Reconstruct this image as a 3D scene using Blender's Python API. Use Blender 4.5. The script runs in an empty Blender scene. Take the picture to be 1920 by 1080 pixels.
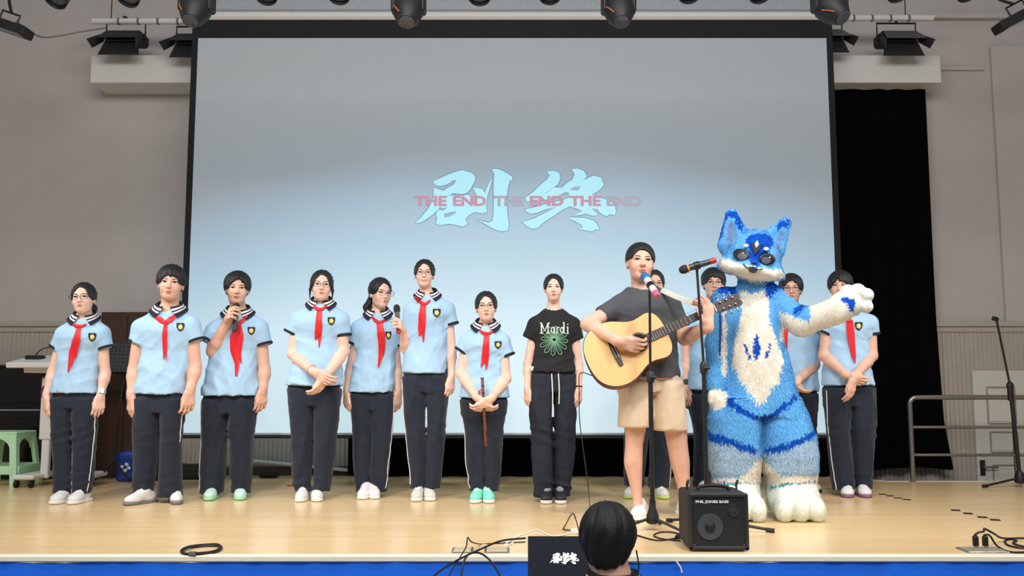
import bpy, math, random
import numpy as np
from mathutils import Vector, Matrix
from mathutils.bvhtree import BVHTree

random.seed(7); np.random.seed(7)
C = bpy.context.scene.collection
SC = bpy.context.scene
R = math.radians

# ------------------------------------------------------------------ camera
FPX, HORIZON, CAMZ = 1700.0, 720.0, 0.84
PITCH = math.atan((HORIZON - 540) / FPX)
cam_d = bpy.data.cameras.new('camera'); cam = bpy.data.objects.new('camera', cam_d); C.objects.link(cam)
cam_d.sensor_width = 36; cam_d.lens = FPX / 1920 * 36; cam_d.clip_start = .05
cam.location = (0, 0, CAMZ); cam.rotation_euler = (R(90) + PITCH, 0, 0)
SC.camera = cam

def ray(u, v):
    xr, yr = (u - 960) / FPX, (540 - v) / FPX
    return np.array([xr, math.cos(PITCH) - math.sin(PITCH) * yr, math.sin(PITCH) + math.cos(PITCH) * yr])
def at(u, v, y):
    """point of pixel (u, v) on the upright plane at depth y"""
    d = ray(u, v); t = y / d[1]
    return np.array([d[0] * t, y, CAMZ + d[2] * t])
def ground(u, v, z=0.0):
    d = ray(u, v); t = (z - CAMZ) / d[2]
    return np.array([d[0] * t, d[1] * t, z])
def gy(v): return ground(960, v)[1]

# ------------------------------------------------------------------ view, world, lights
SC.view_settings.view_transform = 'Standard'; SC.view_settings.look = 'None'
SC.view_settings.gamma = 1; SC.view_settings.use_curve_mapping = False
SC.view_settings.exposure = 0.0
W = bpy.data.worlds.new('hall_light'); SC.world = W; W.use_nodes = True
bg = W.node_tree.nodes['Background']; bg.inputs[0].default_value = (.86, .90, 1.0, 1); bg.inputs[1].default_value = .26

def aim(o, target):
    o.rotation_euler = (Vector(target) - Vector(o.location)).to_track_quat('-Z', 'Y').to_euler()
def area(name, loc, target, sx, sy, power, col):
    l = bpy.data.lights.new(name, 'AREA'); l.shape = 'RECTANGLE'; l.size = sx; l.size_y = sy
    l.energy = power; l.color = col; l.spread = R(150)
    o = bpy.data.objects.new(name, l); C.objects.link(o); o.location = loc; aim(o, target); return o
def spot(name, loc, target, power, col, size=60, blend=.6, rad=.12):
    l = bpy.data.lights.new(name, 'SPOT'); l.energy = power; l.color = col
    l.spot_size = R(size); l.spot_blend = blend; l.shadow_soft_size = rad
    o = bpy.data.objects.new(name, l); C.objects.link(o); o.location = loc; aim(o, target); return o
# the hall's ceiling panels in front of the stage and the stage lanterns above the apron
area('hall_ceiling_panel', (0, 1.2, 4.6), (0, 6.6, .2), 7.0, 1.6, 260, (1.0, .97, .93))
for _x in (-4.2, -1.4, 1.4, 4.2):
    spot('stage_lantern', (_x, 3.4, 4.3), (_x * .72, 6.0, .2), 310, (1.0, .95, .88), 62, .9, .14)

# the floods at both sides of the stage
for _x in (-5.4, 5.4):
    spot('side_flood', (_x, 5.0, 3.1), (-_x * .12, 6.5, .3), 340, (1.0, .96, .92), 60, .9, .12)

# ------------------------------------------------------------------ materials
def lin(c):
    c = np.array(c, float) / 255.0
    return tuple(np.where(c <= .04045, c / 12.92, ((c + .055) / 1.055) ** 2.4))
MATS = {}
def mat(name, rgb, rough=.6, metal=0, var=.06, scale=30, bump=0.0, bscale=200, spec=.5, sheen=0, emit=None, emit_s=0, stretch=(1, 1, 1), alpha=None, subs=0):
    if name in MATS: return MATS[name]
    m = bpy.data.materials.new(name); m.use_nodes = True; nt = m.node_tree; N = nt.nodes
    p = N['Principled BSDF']; L = nt.links.new
    p.inputs['Roughness'].default_value = rough; p.inputs['Metallic'].default_value = metal
    p.inputs['Specular IOR Level'].default_value = spec
    if sheen: p.inputs['Sheen Weight'].default_value = sheen
    if subs:
        p.inputs['Subsurface Weight'].default_value = subs; p.inputs['Subsurface Radius'].default_value = (.012, .005, .003)
        p.inputs['Subsurface Scale'].default_value = 1.0
    col = lin(rgb)
    tc = N.new('ShaderNodeTexCoord'); mp = N.new('ShaderNodeMapping'); mp.inputs['Scale'].default_value = stretch
    L(tc.outputs['Object'], mp.inputs[0])
    nz = N.new('ShaderNodeTexNoise'); nz.inputs['Scale'].default_value = scale; nz.inputs['Detail'].default_value = 4
    L(mp.outputs[0], nz.inputs[0])
    rp = N.new('ShaderNodeValToRGB')
    rp.color_ramp.elements[0].position = .3; rp.color_ramp.elements[1].position = .7
    rp.color_ramp.elements[0].color = (*[max(0, x * (1 - var)) for x in col], 1)
    rp.color_ramp.elements[1].color = (*[min(1, x * (1 + var)) for x in col], 1)
    L(nz.outputs[0], rp.inputs[0]); L(rp.outputs[0], p.inputs['Base Color'])
    if bump:
        n2 = N.new('ShaderNodeTexNoise'); n2.inputs['Scale'].default_value = bscale; n2.inputs['Detail'].default_value = 3
        L(mp.outputs[0], n2.inputs[0])
        b = N.new('ShaderNodeBump'); b.inputs['Strength'].default_value = bump; b.inputs['Distance'].default_value = .01
        L(n2.outputs[0], b.inputs['Height']); L(b.outputs[0], p.inputs['Normal'])
    if emit is not None:
        p.inputs['Emission Color'].default_value = (*lin(emit), 1); p.inputs['Emission Strength'].default_value = emit_s
    if alpha is not None: p.inputs['Alpha'].default_value = alpha
    MATS[name] = m; return m
def attr_mat(name, rough=.9, var=.12, scale=60, sheen=.0, spec=.1):
    m = bpy.data.materials.new(name); m.use_nodes = True; nt = m.node_tree; N = nt.nodes; L = nt.links.new
    p = N['Principled BSDF']; p.inputs['Roughness'].default_value = rough; p.inputs['Specular IOR Level'].default_value = spec
    if sheen: p.inputs['Sheen Weight'].default_value = sheen
    a = N.new('ShaderNodeAttribute'); a.attribute_name = 'tint'
    nz = N.new('ShaderNodeTexNoise'); nz.inputs['Scale'].default_value = scale
    mr = N.new('ShaderNodeMapRange'); mr.inputs[3].default_value = 1 - var; mr.inputs[4].default_value = 1 + var
    L(nz.outputs[0], mr.inputs[0])
    vm = N.new('ShaderNodeVectorMath'); vm.operation = 'SCALE'
    L(a.outputs['Color'], vm.inputs[0]); L(mr.outputs[0], vm.inputs['Scale']); L(vm.outputs[0], p.inputs['Base Color'])
    return m

# ------------------------------------------------------------------ mesh helpers
def props(o, label=None, cat=None, group=None, kind=None):
    if label: o['label'] = label
    if cat: o['category'] = cat
    if group: o['group'] = group
    if kind: o['kind'] = kind
    return o
def empty(name, loc, label=None, cat=None, group=None, rz=0):
    o = bpy.data.objects.new(name, None); C.objects.link(o); o.location = tuple(loc); o.rotation_euler = (0, 0, rz)
    o.empty_display_size = .1
    return props(o, label, cat, group)
def link(name, me, mats, parent=None):
    o = bpy.data.objects.new(name, me); C.objects.link(o)
    for m in (mats if isinstance(mats, (list, tuple)) else [mats]): me.materials.append(m)
    if parent is not None: o.parent = parent
    return o
def np_mesh(name, V, Q, smooth=True):
    """V (n,3), Q (m,3 or 4) numpy"""
    me = bpy.data.meshes.new(name); k = Q.shape[1]
    me.vertices.add(len(V)); me.vertices.foreach_set('co', np.ascontiguousarray(V, np.float32).ravel())
    me.loops.add(len(Q) * k); me.loops.foreach_set('vertex_index', np.ascontiguousarray(Q, np.int32).ravel())
    me.polygons.add(len(Q)); me.polygons.foreach_set('loop_start', np.arange(0, len(Q) * k, k, dtype=np.int32))
    me.polygons.foreach_set('use_smooth', np.full(len(Q), smooth, bool))
    me.update(calc_edges=True); return me

def nrm(v):
    v = np.array(v, float); l = np.linalg.norm(v); return v / l if l > 1e-9 else v
def frame_of(d, up=(0, 0, 1)):
    d = nrm(d); up = np.array(up, float)
    if abs(np.dot(d, up)) > .95: up = np.array([0, 1.0, 0]) if abs(d[1]) < .9 else np.array([1.0, 0, 0])
    a = nrm(np.cross(up, d)); b = np.cross(d, a); return a, b
def smooth_path(pts, n=6):
    """Catmull-Rom through pts"""
    P = [np.array(p, float) for p in pts]; P = [2 * P[0] - P[1]] + P + [2 * P[-1] - P[-2]]; out = []
    for i in range(1, len(P) - 2):
        for k in range(n):
            t = k / n; a, b, c, d = P[i-1], P[i], P[i+1], P[i+2]
            out.append(.5 * ((2*b) + (-a+c)*t + (2*a-5*b+4*c-d)*t*t + (-a+3*b-3*c+d)*t**3))
    out.append(P[-2]); return out

class MB:
    def __init__(s): s.v = []; s.f = []; s.m = []
    def quad_grid(s, P, closed_u=False, mi=0, rowmat=None):
        """P[r][c] points"""
        b = len(s.v); nr, nc = len(P), len(P[0])
        for r in P: s.v += [tuple(p) for p in r]
        for r in range(nr - 1):
            for c in range(nc if closed_u else nc - 1):
                c2 = (c + 1) % nc
                s.f.append((b + r*nc + c, b + r*nc + c2, b + (r+1)*nc + c2, b + (r+1)*nc + c)); s.m.append(rowmat[r] if rowmat else mi)
        return s
    def box(s, c, size, M=None, bev=0.0, mi=0):
        hx, hy, hz = [x / 2 for x in size]; c = np.array(c, float)
        b = len(s.v)
        if bev <= 0:
            P = [(x, y, z) for x in (-hx, hx) for y in (-hy, hy) for z in (-hz, hz)]
            F = [(0, 1, 3, 2), (4, 6, 7, 5), (0, 4, 5, 1), (2, 3, 7, 6), (0, 2, 6, 4), (1, 5, 7, 3)]
        else:
            P = []; idx = {}
            e = min(bev, hx * .9, hy * .9, hz * .9); h = (hx, hy, hz)
            for sx in (-1, 1):
                for sy in (-1, 1):
                    for sz in (-1, 1):
                        S = (sx, sy, sz)
                        for ax in range(3):
                            idx[(S, ax)] = len(P)
                            P.append(tuple(S[i] * (h[i] if i == ax else h[i] - e) for i in range(3)))
            F = []
            for ax in range(3):
                o1, o2 = (ax + 1) % 3, (ax + 2) % 3
                for sg in (-1, 1):
                    q = []
                    for a1, a2 in ((-1, -1), (1, -1), (1, 1), (-1, 1)):
                        S = [0, 0, 0]; S[ax] = sg; S[o1] = a1; S[o2] = a2; q.append(idx[(tuple(S), ax)])
                    F.append(tuple(q if sg > 0 else q[::-1]))
                for s1 in (-1, 1):
                    for s2 in (-1, 1):
                        S0 = [0, 0, 0]; S0[o1] = s1; S0[o2] = s2; S0[ax] = -1; S1 = list(S0); S1[ax] = 1
                        q = (idx[(tuple(S0), o1)], idx[(tuple(S1), o1)], idx[(tuple(S1), o2)], idx[(tuple(S0), o2)])
                        F.append(q if s1 * s2 > 0 else q[::-1])
            for S in [(a, b_, c_) for a in (-1, 1) for b_ in (-1, 1) for c_ in (-1, 1)]:
                q = (idx[(S, 0)], idx[(S, 1)], idx[(S, 2)]); F.append(q if S[0]*S[1]*S[2] > 0 else q[::-1])
        for p in P:
            p = np.array(p)
            if M is not None: p = np.array(M) @ p
            s.v.append(tuple(p + c))
        for q in F: s.f.append(tuple(b + i for i in q)); s.m.append(mi)
        return s
    def tube(s, pts, r, n=8, caps=True, mi=0, flat=None):
        pts = [np.array(p, float) for p in pts]; k = len(pts)
        rr = [r] * k if np.isscalar(r) else list(r); b = len(s.v); a = None
        for i in range(k):
            d = nrm(pts[min(i+1, k-1)] - pts[max(i-1, 0)])
            if a is None: a, bb = frame_of(d)
            else:
                a = nrm(a - d * np.dot(a, d)); bb = np.cross(d, a)
            for j in range(n):
                th = 2 * math.pi * j / n
                s.v.append(tuple(pts[i] + rr[i] * (a * math.cos(th) + bb * math.sin(th))))
        for i in range(k - 1):
            for j in range(n):
                j2 = (j + 1) % n
                s.f.append((b+i*n+j, b+i*n+j2, b+(i+1)*n+j2, b+(i+1)*n+j)); s.m.append(mi)
        if caps:
            s.f.append(tuple(b + j for j in range(n))[::-1]); s.m.append(mi)
            s.f.append(tuple(b + (k-1)*n + j for j in range(n))); s.m.append(mi)
        return s
    def lathe(s, prof, o=(0, 0, 0), ax=(0, 0, 1), n=20, mi=0, mis=None):
        """prof: (r, h) along axis"""
        o = np.array(o, float); d = nrm(ax); a, bb = frame_of(d); b = len(s.v)
        for r, h in prof:
            for j in range(n):
                th = 2 * math.pi * j / n
                s.v.append(tuple(o + d * h + r * (a * math.cos(th) + bb * math.sin(th))))
        for i in range(len(prof) - 1):
            for j in range(n):
                j2 = (j + 1) % n
                s.f.append((b+i*n+j, b+i*n+j2, b+(i+1)*n+j2, b+(i+1)*n+j)); s.m.append(mis[i] if mis else mi)
        for i in (0, len(prof) - 1):
            if prof[i][0] > 1e-6:
                q = tuple(b + i*n + j for j in range(n)); s.f.append(q[::-1] if i == 0 else q); s.m.append(mis[min(i, len(mis)-1)] if mis else mi)
        return s
    def prism(s, poly, o, ex, ey, depth, mi=0, mside=None):
        """polygon in plane (ex,ey) at o, extruded by vector depth"""
        o, ex, ey, dp = [np.array(x, float) for x in (o, ex, ey, depth)]; n = len(poly); b = len(s.v)
        for k in (0, 1):
            for x, y in poly: s.v.append(tuple(o + ex * x + ey * y + dp * k))
        s.f.append(tuple(b + i for i in range(n))); s.m.append(mi)
        s.f.append(tuple(b + n + i for i in range(n))[::-1]); s.m.append(mi)
        for i in range(n):
            j = (i + 1) % n
            s.f.append((b+j, b+i, b+n+i, b+n+j)); s.m.append(mi if mside is None else mside)
        return s
    def ell(s, c, r, nu=16, nv=10, M=None, mi=0):
        P = []
        for i in range(nv + 1):
            th = math.pi * i / nv; row = []
            for j in range(nu):
                ph = 2 * math.pi * j / nu
                p = np.array([r[0]*math.sin(th)*math.cos(ph), r[1]*math.sin(th)*math.sin(ph), r[2]*math.cos(th)])
                if M is not None: p = np.array(M) @ p
                row.append(p + np.array(c))
            P.append(row)
        return s.quad_grid(P, True, mi)
    def build(s, name, mats, parent=None, smooth=35, label=None, cat=None, group=None, kind=None):
        me = bpy.data.meshes.new(name); me.from_pydata([tuple(map(float, p)) for p in s.v], [], s.f)
        if any(s.m): me.polygons.foreach_set('material_index', np.array(s.m, np.int32))
        if smooth:
            me.polygons.foreach_set('use_smooth', np.ones(len(me.polygons), bool))
            me.set_sharp_from_angle(angle=R(smooth))
        me.update()
        o = link(name, me, mats, parent); return props(o, label, cat, group, kind)

def text_mesh(body, size, extrude=.001, bold=0.0, xs=1.0):
    cu = bpy.data.curves.new('lettering', 'FONT'); cu.body = body; cu.size = size; cu.align_x = 'CENTER'; cu.align_y = 'CENTER'
    cu.extrude = extrude; cu.offset = bold; cu.resolution_u = 3
    o = bpy.data.objects.new('lettering', cu); C.objects.link(o)
    dg = bpy.context.evaluated_depsgraph_get(); me = bpy.data.meshes.new_from_object(o.evaluated_get(dg))
    bpy.data.objects.remove(o); bpy.data.curves.remove(cu)
    if xs != 1.0:
        for v in me.vertices: v.co.x *= xs
    return me

# ------------------------------------------------------------------ signed distance modelling
def smin(a, b, k):
    if k <= 0: return np.minimum(a, b)
    h = np.maximum(k - np.abs(a - b), 0) / k
    return np.minimum(a, b) - h * h * k * .25
def smax(a, b, k): return -smin(-a, -b, k)
def s_ell(X, Y, Z, c, r):
    x, y, z = (X - c[0]) / r[0], (Y - c[1]) / r[1], (Z - c[2]) / r[2]
    k0 = np.sqrt(x*x + y*y + z*z); k1 = np.sqrt((x/r[0])**2 + (y/r[1])**2 + (z/r[2])**2) + 1e-6
    return k0 * (k0 - 1) / k1
def s_cap(X, Y, Z, a, b, ra, rb):
    ba = np.array(b, float) - np.array(a, float); l2 = float(ba @ ba) + 1e-9
    x, y, z = X - a[0], Y - a[1], Z - a[2]
    t = np.clip((x*ba[0] + y*ba[1] + z*ba[2]) / l2, 0, 1)
    return np.sqrt((x-ba[0]*t)**2 + (y-ba[1]*t)**2 + (z-ba[2]*t)**2) - (ra + (rb - ra) * t)
def s_box(X, Y, Z, c, h, r=0):
    x, y, z = np.abs(X-c[0])-h[0]+r, np.abs(Y-c[1])-h[1]+r, np.abs(Z-c[2])-h[2]+r
    return np.sqrt(np.maximum(x,0)**2+np.maximum(y,0)**2+np.maximum(z,0)**2)+np.minimum(np.maximum(x,np.maximum(y,z)),0)-r
def s_loft(X, Y, Z, zs, cx, cy, rx, ry, n=2.3):
    """horizontal superelliptic sections, Z is (1,1,K)"""
    o = np.argsort(zs); zs = np.array(zs, float)[o]; f = lambda a: np.interp(Z, zs, np.array(a, float)[o])
    CX, CY, RX, RY = f(cx), f(cy), f(rx), f(ry)
    q = (np.abs((X-CX)/RX)**n + np.abs((Y-CY)/RY)**n) ** (1/n)
    return np.maximum(np.maximum((q - 1) * np.minimum(RX, RY), Z - zs[-1]), zs[0] - Z)

class Field:
    def __init__(s, lo, hi, h):
        s.lo = np.array(lo, float); s.h = h; s.n = np.ceil((np.array(hi) - s.lo) / h).astype(int) + 1
        s.F = np.full(tuple(s.n), 1.0, np.float32)
        s.ax = [(s.lo[i] + h * np.arange(s.n[i])).astype(np.float32) for i in range(3)]
    def sl(s, lo, hi):
        i0 = np.maximum(((np.array(lo) - s.lo) / s.h).astype(int), 0)
        i1 = np.minimum(np.ceil((np.array(hi) - s.lo) / s.h).astype(int) + 1, s.n)
        i1 = np.maximum(i1, i0)
        return tuple(slice(int(a), int(b)) for a, b in zip(i0, i1))
    def pts(s, sl):
        return s.ax[0][sl[0]][:, None, None], s.ax[1][sl[1]][None, :, None], s.ax[2][sl[2]][None, None, :]
    def add(s, fn, lo, hi, k=0.0, sub=False):
        m = max(k, 2 * s.h) + s.h
        sl = s.sl(np.array(lo) - m, np.array(hi) + m); X, Y, Z = s.pts(sl)
        if min(X.size, Y.size, Z.size) == 0: return
        d = fn(X, Y, Z); A = s.F[sl]
        s.F[sl] = smax(A, -d, k) if sub else smin(A, d, k)
    def cap(s, a, b, ra, rb=None, k=.0, sub=False):
        rb = ra if rb is None else rb; a = np.array(a, float); b = np.array(b, float); r = max(ra, rb)
        s.add(lambda X, Y, Z: s_cap(X, Y, Z, a, b, ra, rb), np.minimum(a, b) - r, np.maximum(a, b) + r, k, sub)
    def ell(s, c, r, k=.0, sub=False, M=None):
        c = np.array(c, float)
        if M is None: s.add(lambda X, Y, Z: s_ell(X, Y, Z, c, r), c - np.array(r), c + np.array(r), k, sub)
        else:
            M = np.array(M); q = max(r)
            def fn(X, Y, Z):
                x, y, z = X - c[0], Y - c[1], Z - c[2]
                return s_ell(M[0,0]*x+M[1,0]*y+M[2,0]*z, M[0,1]*x+M[1,1]*y+M[2,1]*z, M[0,2]*x+M[1,2]*y+M[2,2]*z, (0,0,0), r)
            s.add(fn, c - q, c + q, k, sub)
    def loft(s, zs, cx, cy, rx, ry, k=.0, n=2.3, sub=False):
        cx, cy, rx, ry = [np.array(a, float) * np.ones(len(zs)) for a in (cx, cy, rx, ry)]
        s.add(lambda X, Y, Z: s_loft(X, Y, Z, zs, cx, cy, rx, ry, n),
              ((cx-rx).min(), (cy-ry).min(), min(zs)), ((cx+rx).max(), (cy+ry).max(), max(zs)), k, sub)
    def displace(s, fn, band=.04):
        X, Y, Z = s.pts((slice(None),)*3)
        s.F += np.where(np.abs(s.F) < band, fn(X, Y, Z), 0).astype(np.float32)
    def mesh(s):
        F = s.F; S = F < 0
        a = S[:-1, :-1, :-1].astype(np.int8)
        cnt = np.zeros_like(a)
        for i in (0, 1):
            for j in (0, 1):
                for k in (0, 1):
                    cnt += S[i:F.shape[0]-1+i, j:F.shape[1]-1+j, k:F.shape[2]-1+k]
        act = np.argwhere((cnt > 0) & (cnt < 8))
        if len(act) == 0: raise ValueError('empty field')
        I, J, K = act.T
        cor = np.array([(i, j, k) for i in (0, 1) for j in (0, 1) for k in (0, 1)])
        val = np.stack([F[I+c[0], J+c[1], K+c[2]] for c in cor], 1)
        acc = np.zeros((len(act), 3)); n = np.zeros(len(act))
        for p in range(8):
            for q in range(p + 1, 8):
                if np.abs(cor[p] - cor[q]).sum() != 1: continue
                m = (val[:, p] < 0) != (val[:, q] < 0)
                t = val[m, p] / (val[m, p] - val[m, q])
                acc[m] += cor[p] + t[:, None] * (cor[q] - cor[p]); n[m] += 1
        V = (act + acc / n[:, None]) * s.h + s.lo
        idx = np.full(cnt.shape, -1, np.int32); idx[I, J, K] = np.arange(len(act))
        quads = []
        for ax in range(3):
            o1, o2 = (ax + 1) % 3, (ax + 2) % 3
            s0 = [slice(None)] * 3; s1 = [slice(None)] * 3
            s0[ax] = slice(0, -1); s1[ax] = slice(1, None)
            A, B = S[tuple(s0)], S[tuple(s1)]
            e = np.argwhere(A != B)
            ok = (e[:, o1] > 0) & (e[:, o2] > 0) & (e[:, o1] < F.shape[o1]-1) & (e[:, o2] < F.shape[o2]-1)
            e = e[ok]; fl = A[e[:, 0], e[:, 1], e[:, 2]]
            def cell(d1, d2):
                c = e.copy(); c[:, o1] -= d1; c[:, o2] -= d2; return idx[c[:, 0], c[:, 1], c[:, 2]]
            q = np.stack([cell(1, 1), cell(0, 1), cell(0, 0), cell(1, 0)], 1)
            q[~fl] = q[~fl][:, ::-1]; quads.append(q)
        return V, np.concatenate(quads)
    def build(s, name, mats, parent=None, relax=0):
        V, Q = s.mesh()
        for _ in range(relax):
            A = np.zeros_like(V); n = np.zeros(len(V))
            for a, b in ((0, 1), (1, 2), (2, 3), (3, 0)):
                np.add.at(A, Q[:, a], V[Q[:, b]]); np.add.at(n, Q[:, a], 1)
                np.add.at(A, Q[:, b], V[Q[:, a]]); np.add.at(n, Q[:, b], 1)
            V = V * .4 + (A / n[:, None]) * .6
        me = np_mesh(name, V, Q); return link(name, me, mats, parent), V, Q

def bvh(V, Q): return BVHTree.FromPolygons([tuple(v) for v in V], [tuple(q) for q in Q.tolist()])
def waves(seed, n, kx, ky, kz):
    r = np.random.RandomState(seed)
    P = [(r.uniform(-kx, kx), r.uniform(-ky, ky), r.uniform(-kz, kz), r.uniform(0, 6.3), r.uniform(.5, 1)) for _ in range(n)]
    def fn(X, Y, Z):
        o = 0
        for a, b, c, p, w in P: o = o + w * np.sin(a*X + b*Y + c*Z + p + .7*np.sin(9*Z + 7*X + p))
        return o / n
    return fn
# ------------------------------------------------------------------ the setting
YW, YF = 8.55, gy(1042)
M_WALL = mat('grey_plaster', (186, 180, 176), .9, var=.03, scale=3, bump=.03, bscale=60)
M_WAIN = mat('beige_wainscot', (176, 168, 156), .7, var=.04, scale=6)
M_WHITE = mat('white_paint', (215, 212, 208), .6, var=.02, scale=5)
M_DARK = mat('black_metal', (22, 23, 25), .45, var=.15, scale=30, bump=.03)
M_DARK2 = mat('black_plastic', (16, 16, 18), .5, var=.15, scale=30)
M_STEEL = mat('brushed_steel', (150, 146, 142), .3, .9, stretch=(1, 1, 30))
M_CREAM = mat('cream_nosing', (232, 226, 206), .5, var=.05, scale=8, stretch=(.3, 4, 4))
M_BLUE = mat('blue_skirt_cloth', (4, 104, 232), .75, var=.05, scale=6, bump=.05, bscale=90)

def floor_mat():
    m = bpy.data.materials.new('maple_laminate'); m.use_nodes = True; nt = m.node_tree; N = nt.nodes; L = nt.links.new; p = N['Principled BSDF']
    tc = N.new('ShaderNodeTexCoord'); br = N.new('ShaderNodeTexBrick'); br.offset = .37; br.inputs['Scale'].default_value = 1
    br.inputs['Brick Width'].default_value = 1.2; br.inputs['Row Height'].default_value = .085; br.inputs['Mortar Size'].default_value = .0012; br.inputs['Mortar Smooth'].default_value = .4
    a, b, c = lin((238, 206, 156)), lin((231, 198, 147)), lin((222, 188, 137))
    br.inputs['Color1'].default_value = (*a, 1); br.inputs['Color2'].default_value = (*b, 1); br.inputs['Mortar'].default_value = (*c, 1)
    L(tc.outputs['Object'], br.inputs['Vector'])
    mp = N.new('ShaderNodeMapping'); mp.inputs['Scale'].default_value = (.8, 14, 1); L(tc.outputs['Object'], mp.inputs[0])
    nz = N.new('ShaderNodeTexNoise'); nz.inputs['Scale'].default_value = 3; nz.inputs['Detail'].default_value = 6; L(mp.outputs[0], nz.inputs[0])
    mr = N.new('ShaderNodeMapRange'); mr.inputs[3].default_value = .86; mr.inputs[4].default_value = 1.12; L(nz.outputs[0], mr.inputs[0])
    vm = N.new('ShaderNodeVectorMath'); vm.operation = 'SCALE'; L(br.outputs['Color'], vm.inputs[0]); L(mr.outputs[0], vm.inputs['Scale']); L(vm.outputs[0], p.inputs['Base Color'])
    p.inputs['Roughness'].default_value = .27; p.inputs['Specular IOR Level'].default_value = .45; p.inputs['Coat Weight'].default_value = .15; p.inputs['Coat Roughness'].default_value = .2
    return m
XR = ground(1664, 903)[0]; YR = ground(1664, 903)[1]
mb = MB(); mb.prism([(-6.2, YF), (6.2, YF), (6.2, YR), (XR, YR), (XR-.17, YR+.22), (XR-.17, YW), (-6.2, YW)], (0, 0, 0), (1, 0, 0), (0, 1, 0), (0, 0, -.06))
mb.build('floor', floor_mat(), kind='structure')
mb = MB(); mb.box((0, YF-.012, -.011), (12.4, .024, .030), bev=.005); mb.box((0, YF+.014, .002), (12.4, .03, .004), bev=.001); mb.build('trim_1', M_CREAM, kind='structure')
mb = MB(); mb.prism([(XR-.17, YR+.22), (XR, YR), (6.2, YR), (6.2, YR+.012), (XR+.005, YR+.012), (XR-.16, YR+.23)], (0, 0, .004), (1, 0, 0), (0, 1, 0), (0, 0, -.05)); mb.build('trim_2', M_WHITE, kind='structure')
mb = MB(); mb.box((0, 3.2, -.92), (13, 12.4, .08)); mb.build('hall_floor', mat('grey_hall_floor', (150, 146, 140), .5), kind='structure')
# stage front and its blue skirt
mb = MB(); mb.box((0, YF+.06, -.48), (12.4, .05, .82)); mb.build('wall_stage_front', M_WHITE, kind='structure')
mb = MB(); xs = np.linspace(-6.1, 6.1, 160); rows_ = []
for zt in (0, .25, .6, 1):
    rows_.append([(x, YF - .012 - .010*math.sin(x*7+math.sin(x*3)) * (.3+zt) - .004*math.sin(x*31), -.024 - .005*math.sin(x*2.3)*(1-zt) + .004*math.sin(x*9)*(1-zt) - zt*.80) for x in xs])
mb.quad_grid(rows_); mb.quad_grid([[(p[0], p[1]+.006, p[2]) for p in r][::-1] for r in rows_])
mb.build('stage_skirt', M_BLUE, label='bright blue cloth skirt hanging along the stage front edge', cat='stage skirt')
mb = MB(); mb.quad_grid([[(x, r[1]-.003, r[2]+.012) for x, r in zip(xs, rows_[0])], [(x, r[1]-.003, r[2]-.0015*math.sin(x*40)) for x, r in zip(xs, rows_[0])]]); mb.build('hem_tape', M_WHITE, bpy.data.objects['stage_skirt'])
# back wall, wainscot, chair rail
zr0 = at(960, 612, YW)[2]
mb = MB(); mb.box((0, YW+.1, 2.2), (13, .2, 6.2)); mb.build('wall_back', M_WALL, kind='structure')
wb = bpy.data.objects['wall_back']
mb = MB(); pitch_ = .042; n = int(12.6/pitch_); P_ = []
for i in range(n):
    x = -6.3 + i*pitch_; P_ += [(x, YW-.010), (x+pitch_*.30, YW-.010), (x+pitch_*.40, YW-.020), (x+pitch_*.90, YW-.020)]
mb.quad_grid([[(x, y, zr0) for x, y in P_], [(x, y, -.9) for x, y in P_]])
props(mb.build('wainscot_slats', M_WAIN, wb), kind='stuff')
mb = MB(); mb.box((0, YW-.025, zr0+.02), (12.6, .05, .05), bev=.008); mb.box((0, YW-.015, zr0-.03), (12.6, .03, .05), bev=.005); mb.build('chair_rail', M_WAIN, wb)
mb = MB(); mb.box(((-6.2+XR-.17)/2, YW-.03, .04), (6.2+XR-.17, .03, .08), bev=.006); mb.build('baseboard_back', mat('brown_skirting', (78, 58, 44), .6), kind='structure')
# shallow raised panels on the right of the back wall
def wrect(u0, v0, u1, v1, y, th, name, m, parent=None, **k):
    a, b = at(u0, v0, y), at(u1, v1, y); mb = MB(); mb.box(((a[0]+b[0])/2, y+th/2, (a[2]+b[2])/2), (abs(b[0]-a[0]), th, abs(b[2]-a[2])), bev=.004)
    return mb.build(name, m, parent, **k)
xp = at(1870, 300, YW-.04)[0]; zt = at(1880, 86, YW-.04)[2]
mb = MB(); mb.box((xp+.9, YW-.02, (zt+zr0)/2+.02), (1.8, .05, zt-zr0-.04), bev=.006); mb.build('trim_3', M_WALL, kind='structure')
wrect(1765, 124, 1846, 131, YW-.03, .04, 'trim_4', M_WALL, kind='structure')
mb = MB(); a = at(1745, 30, YW-.05); b = at(1925, 43, YW-.05); mb.box((a[0]+1.2, YW-.03, a[2]), (2.4, .07, .05), bev=.006); mb.build('trim_5', M_WALL, kind='structure')
# ceiling-less hall: side walls out of view
for nm, x in (('wall_left', -6.3), ('wall_right', 6.3)):
    mb = MB(); mb.box((x, 4.2, 2.2), (.2, 8.1, 6.2)); mb.build(nm, M_WALL, kind='structure')
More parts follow.
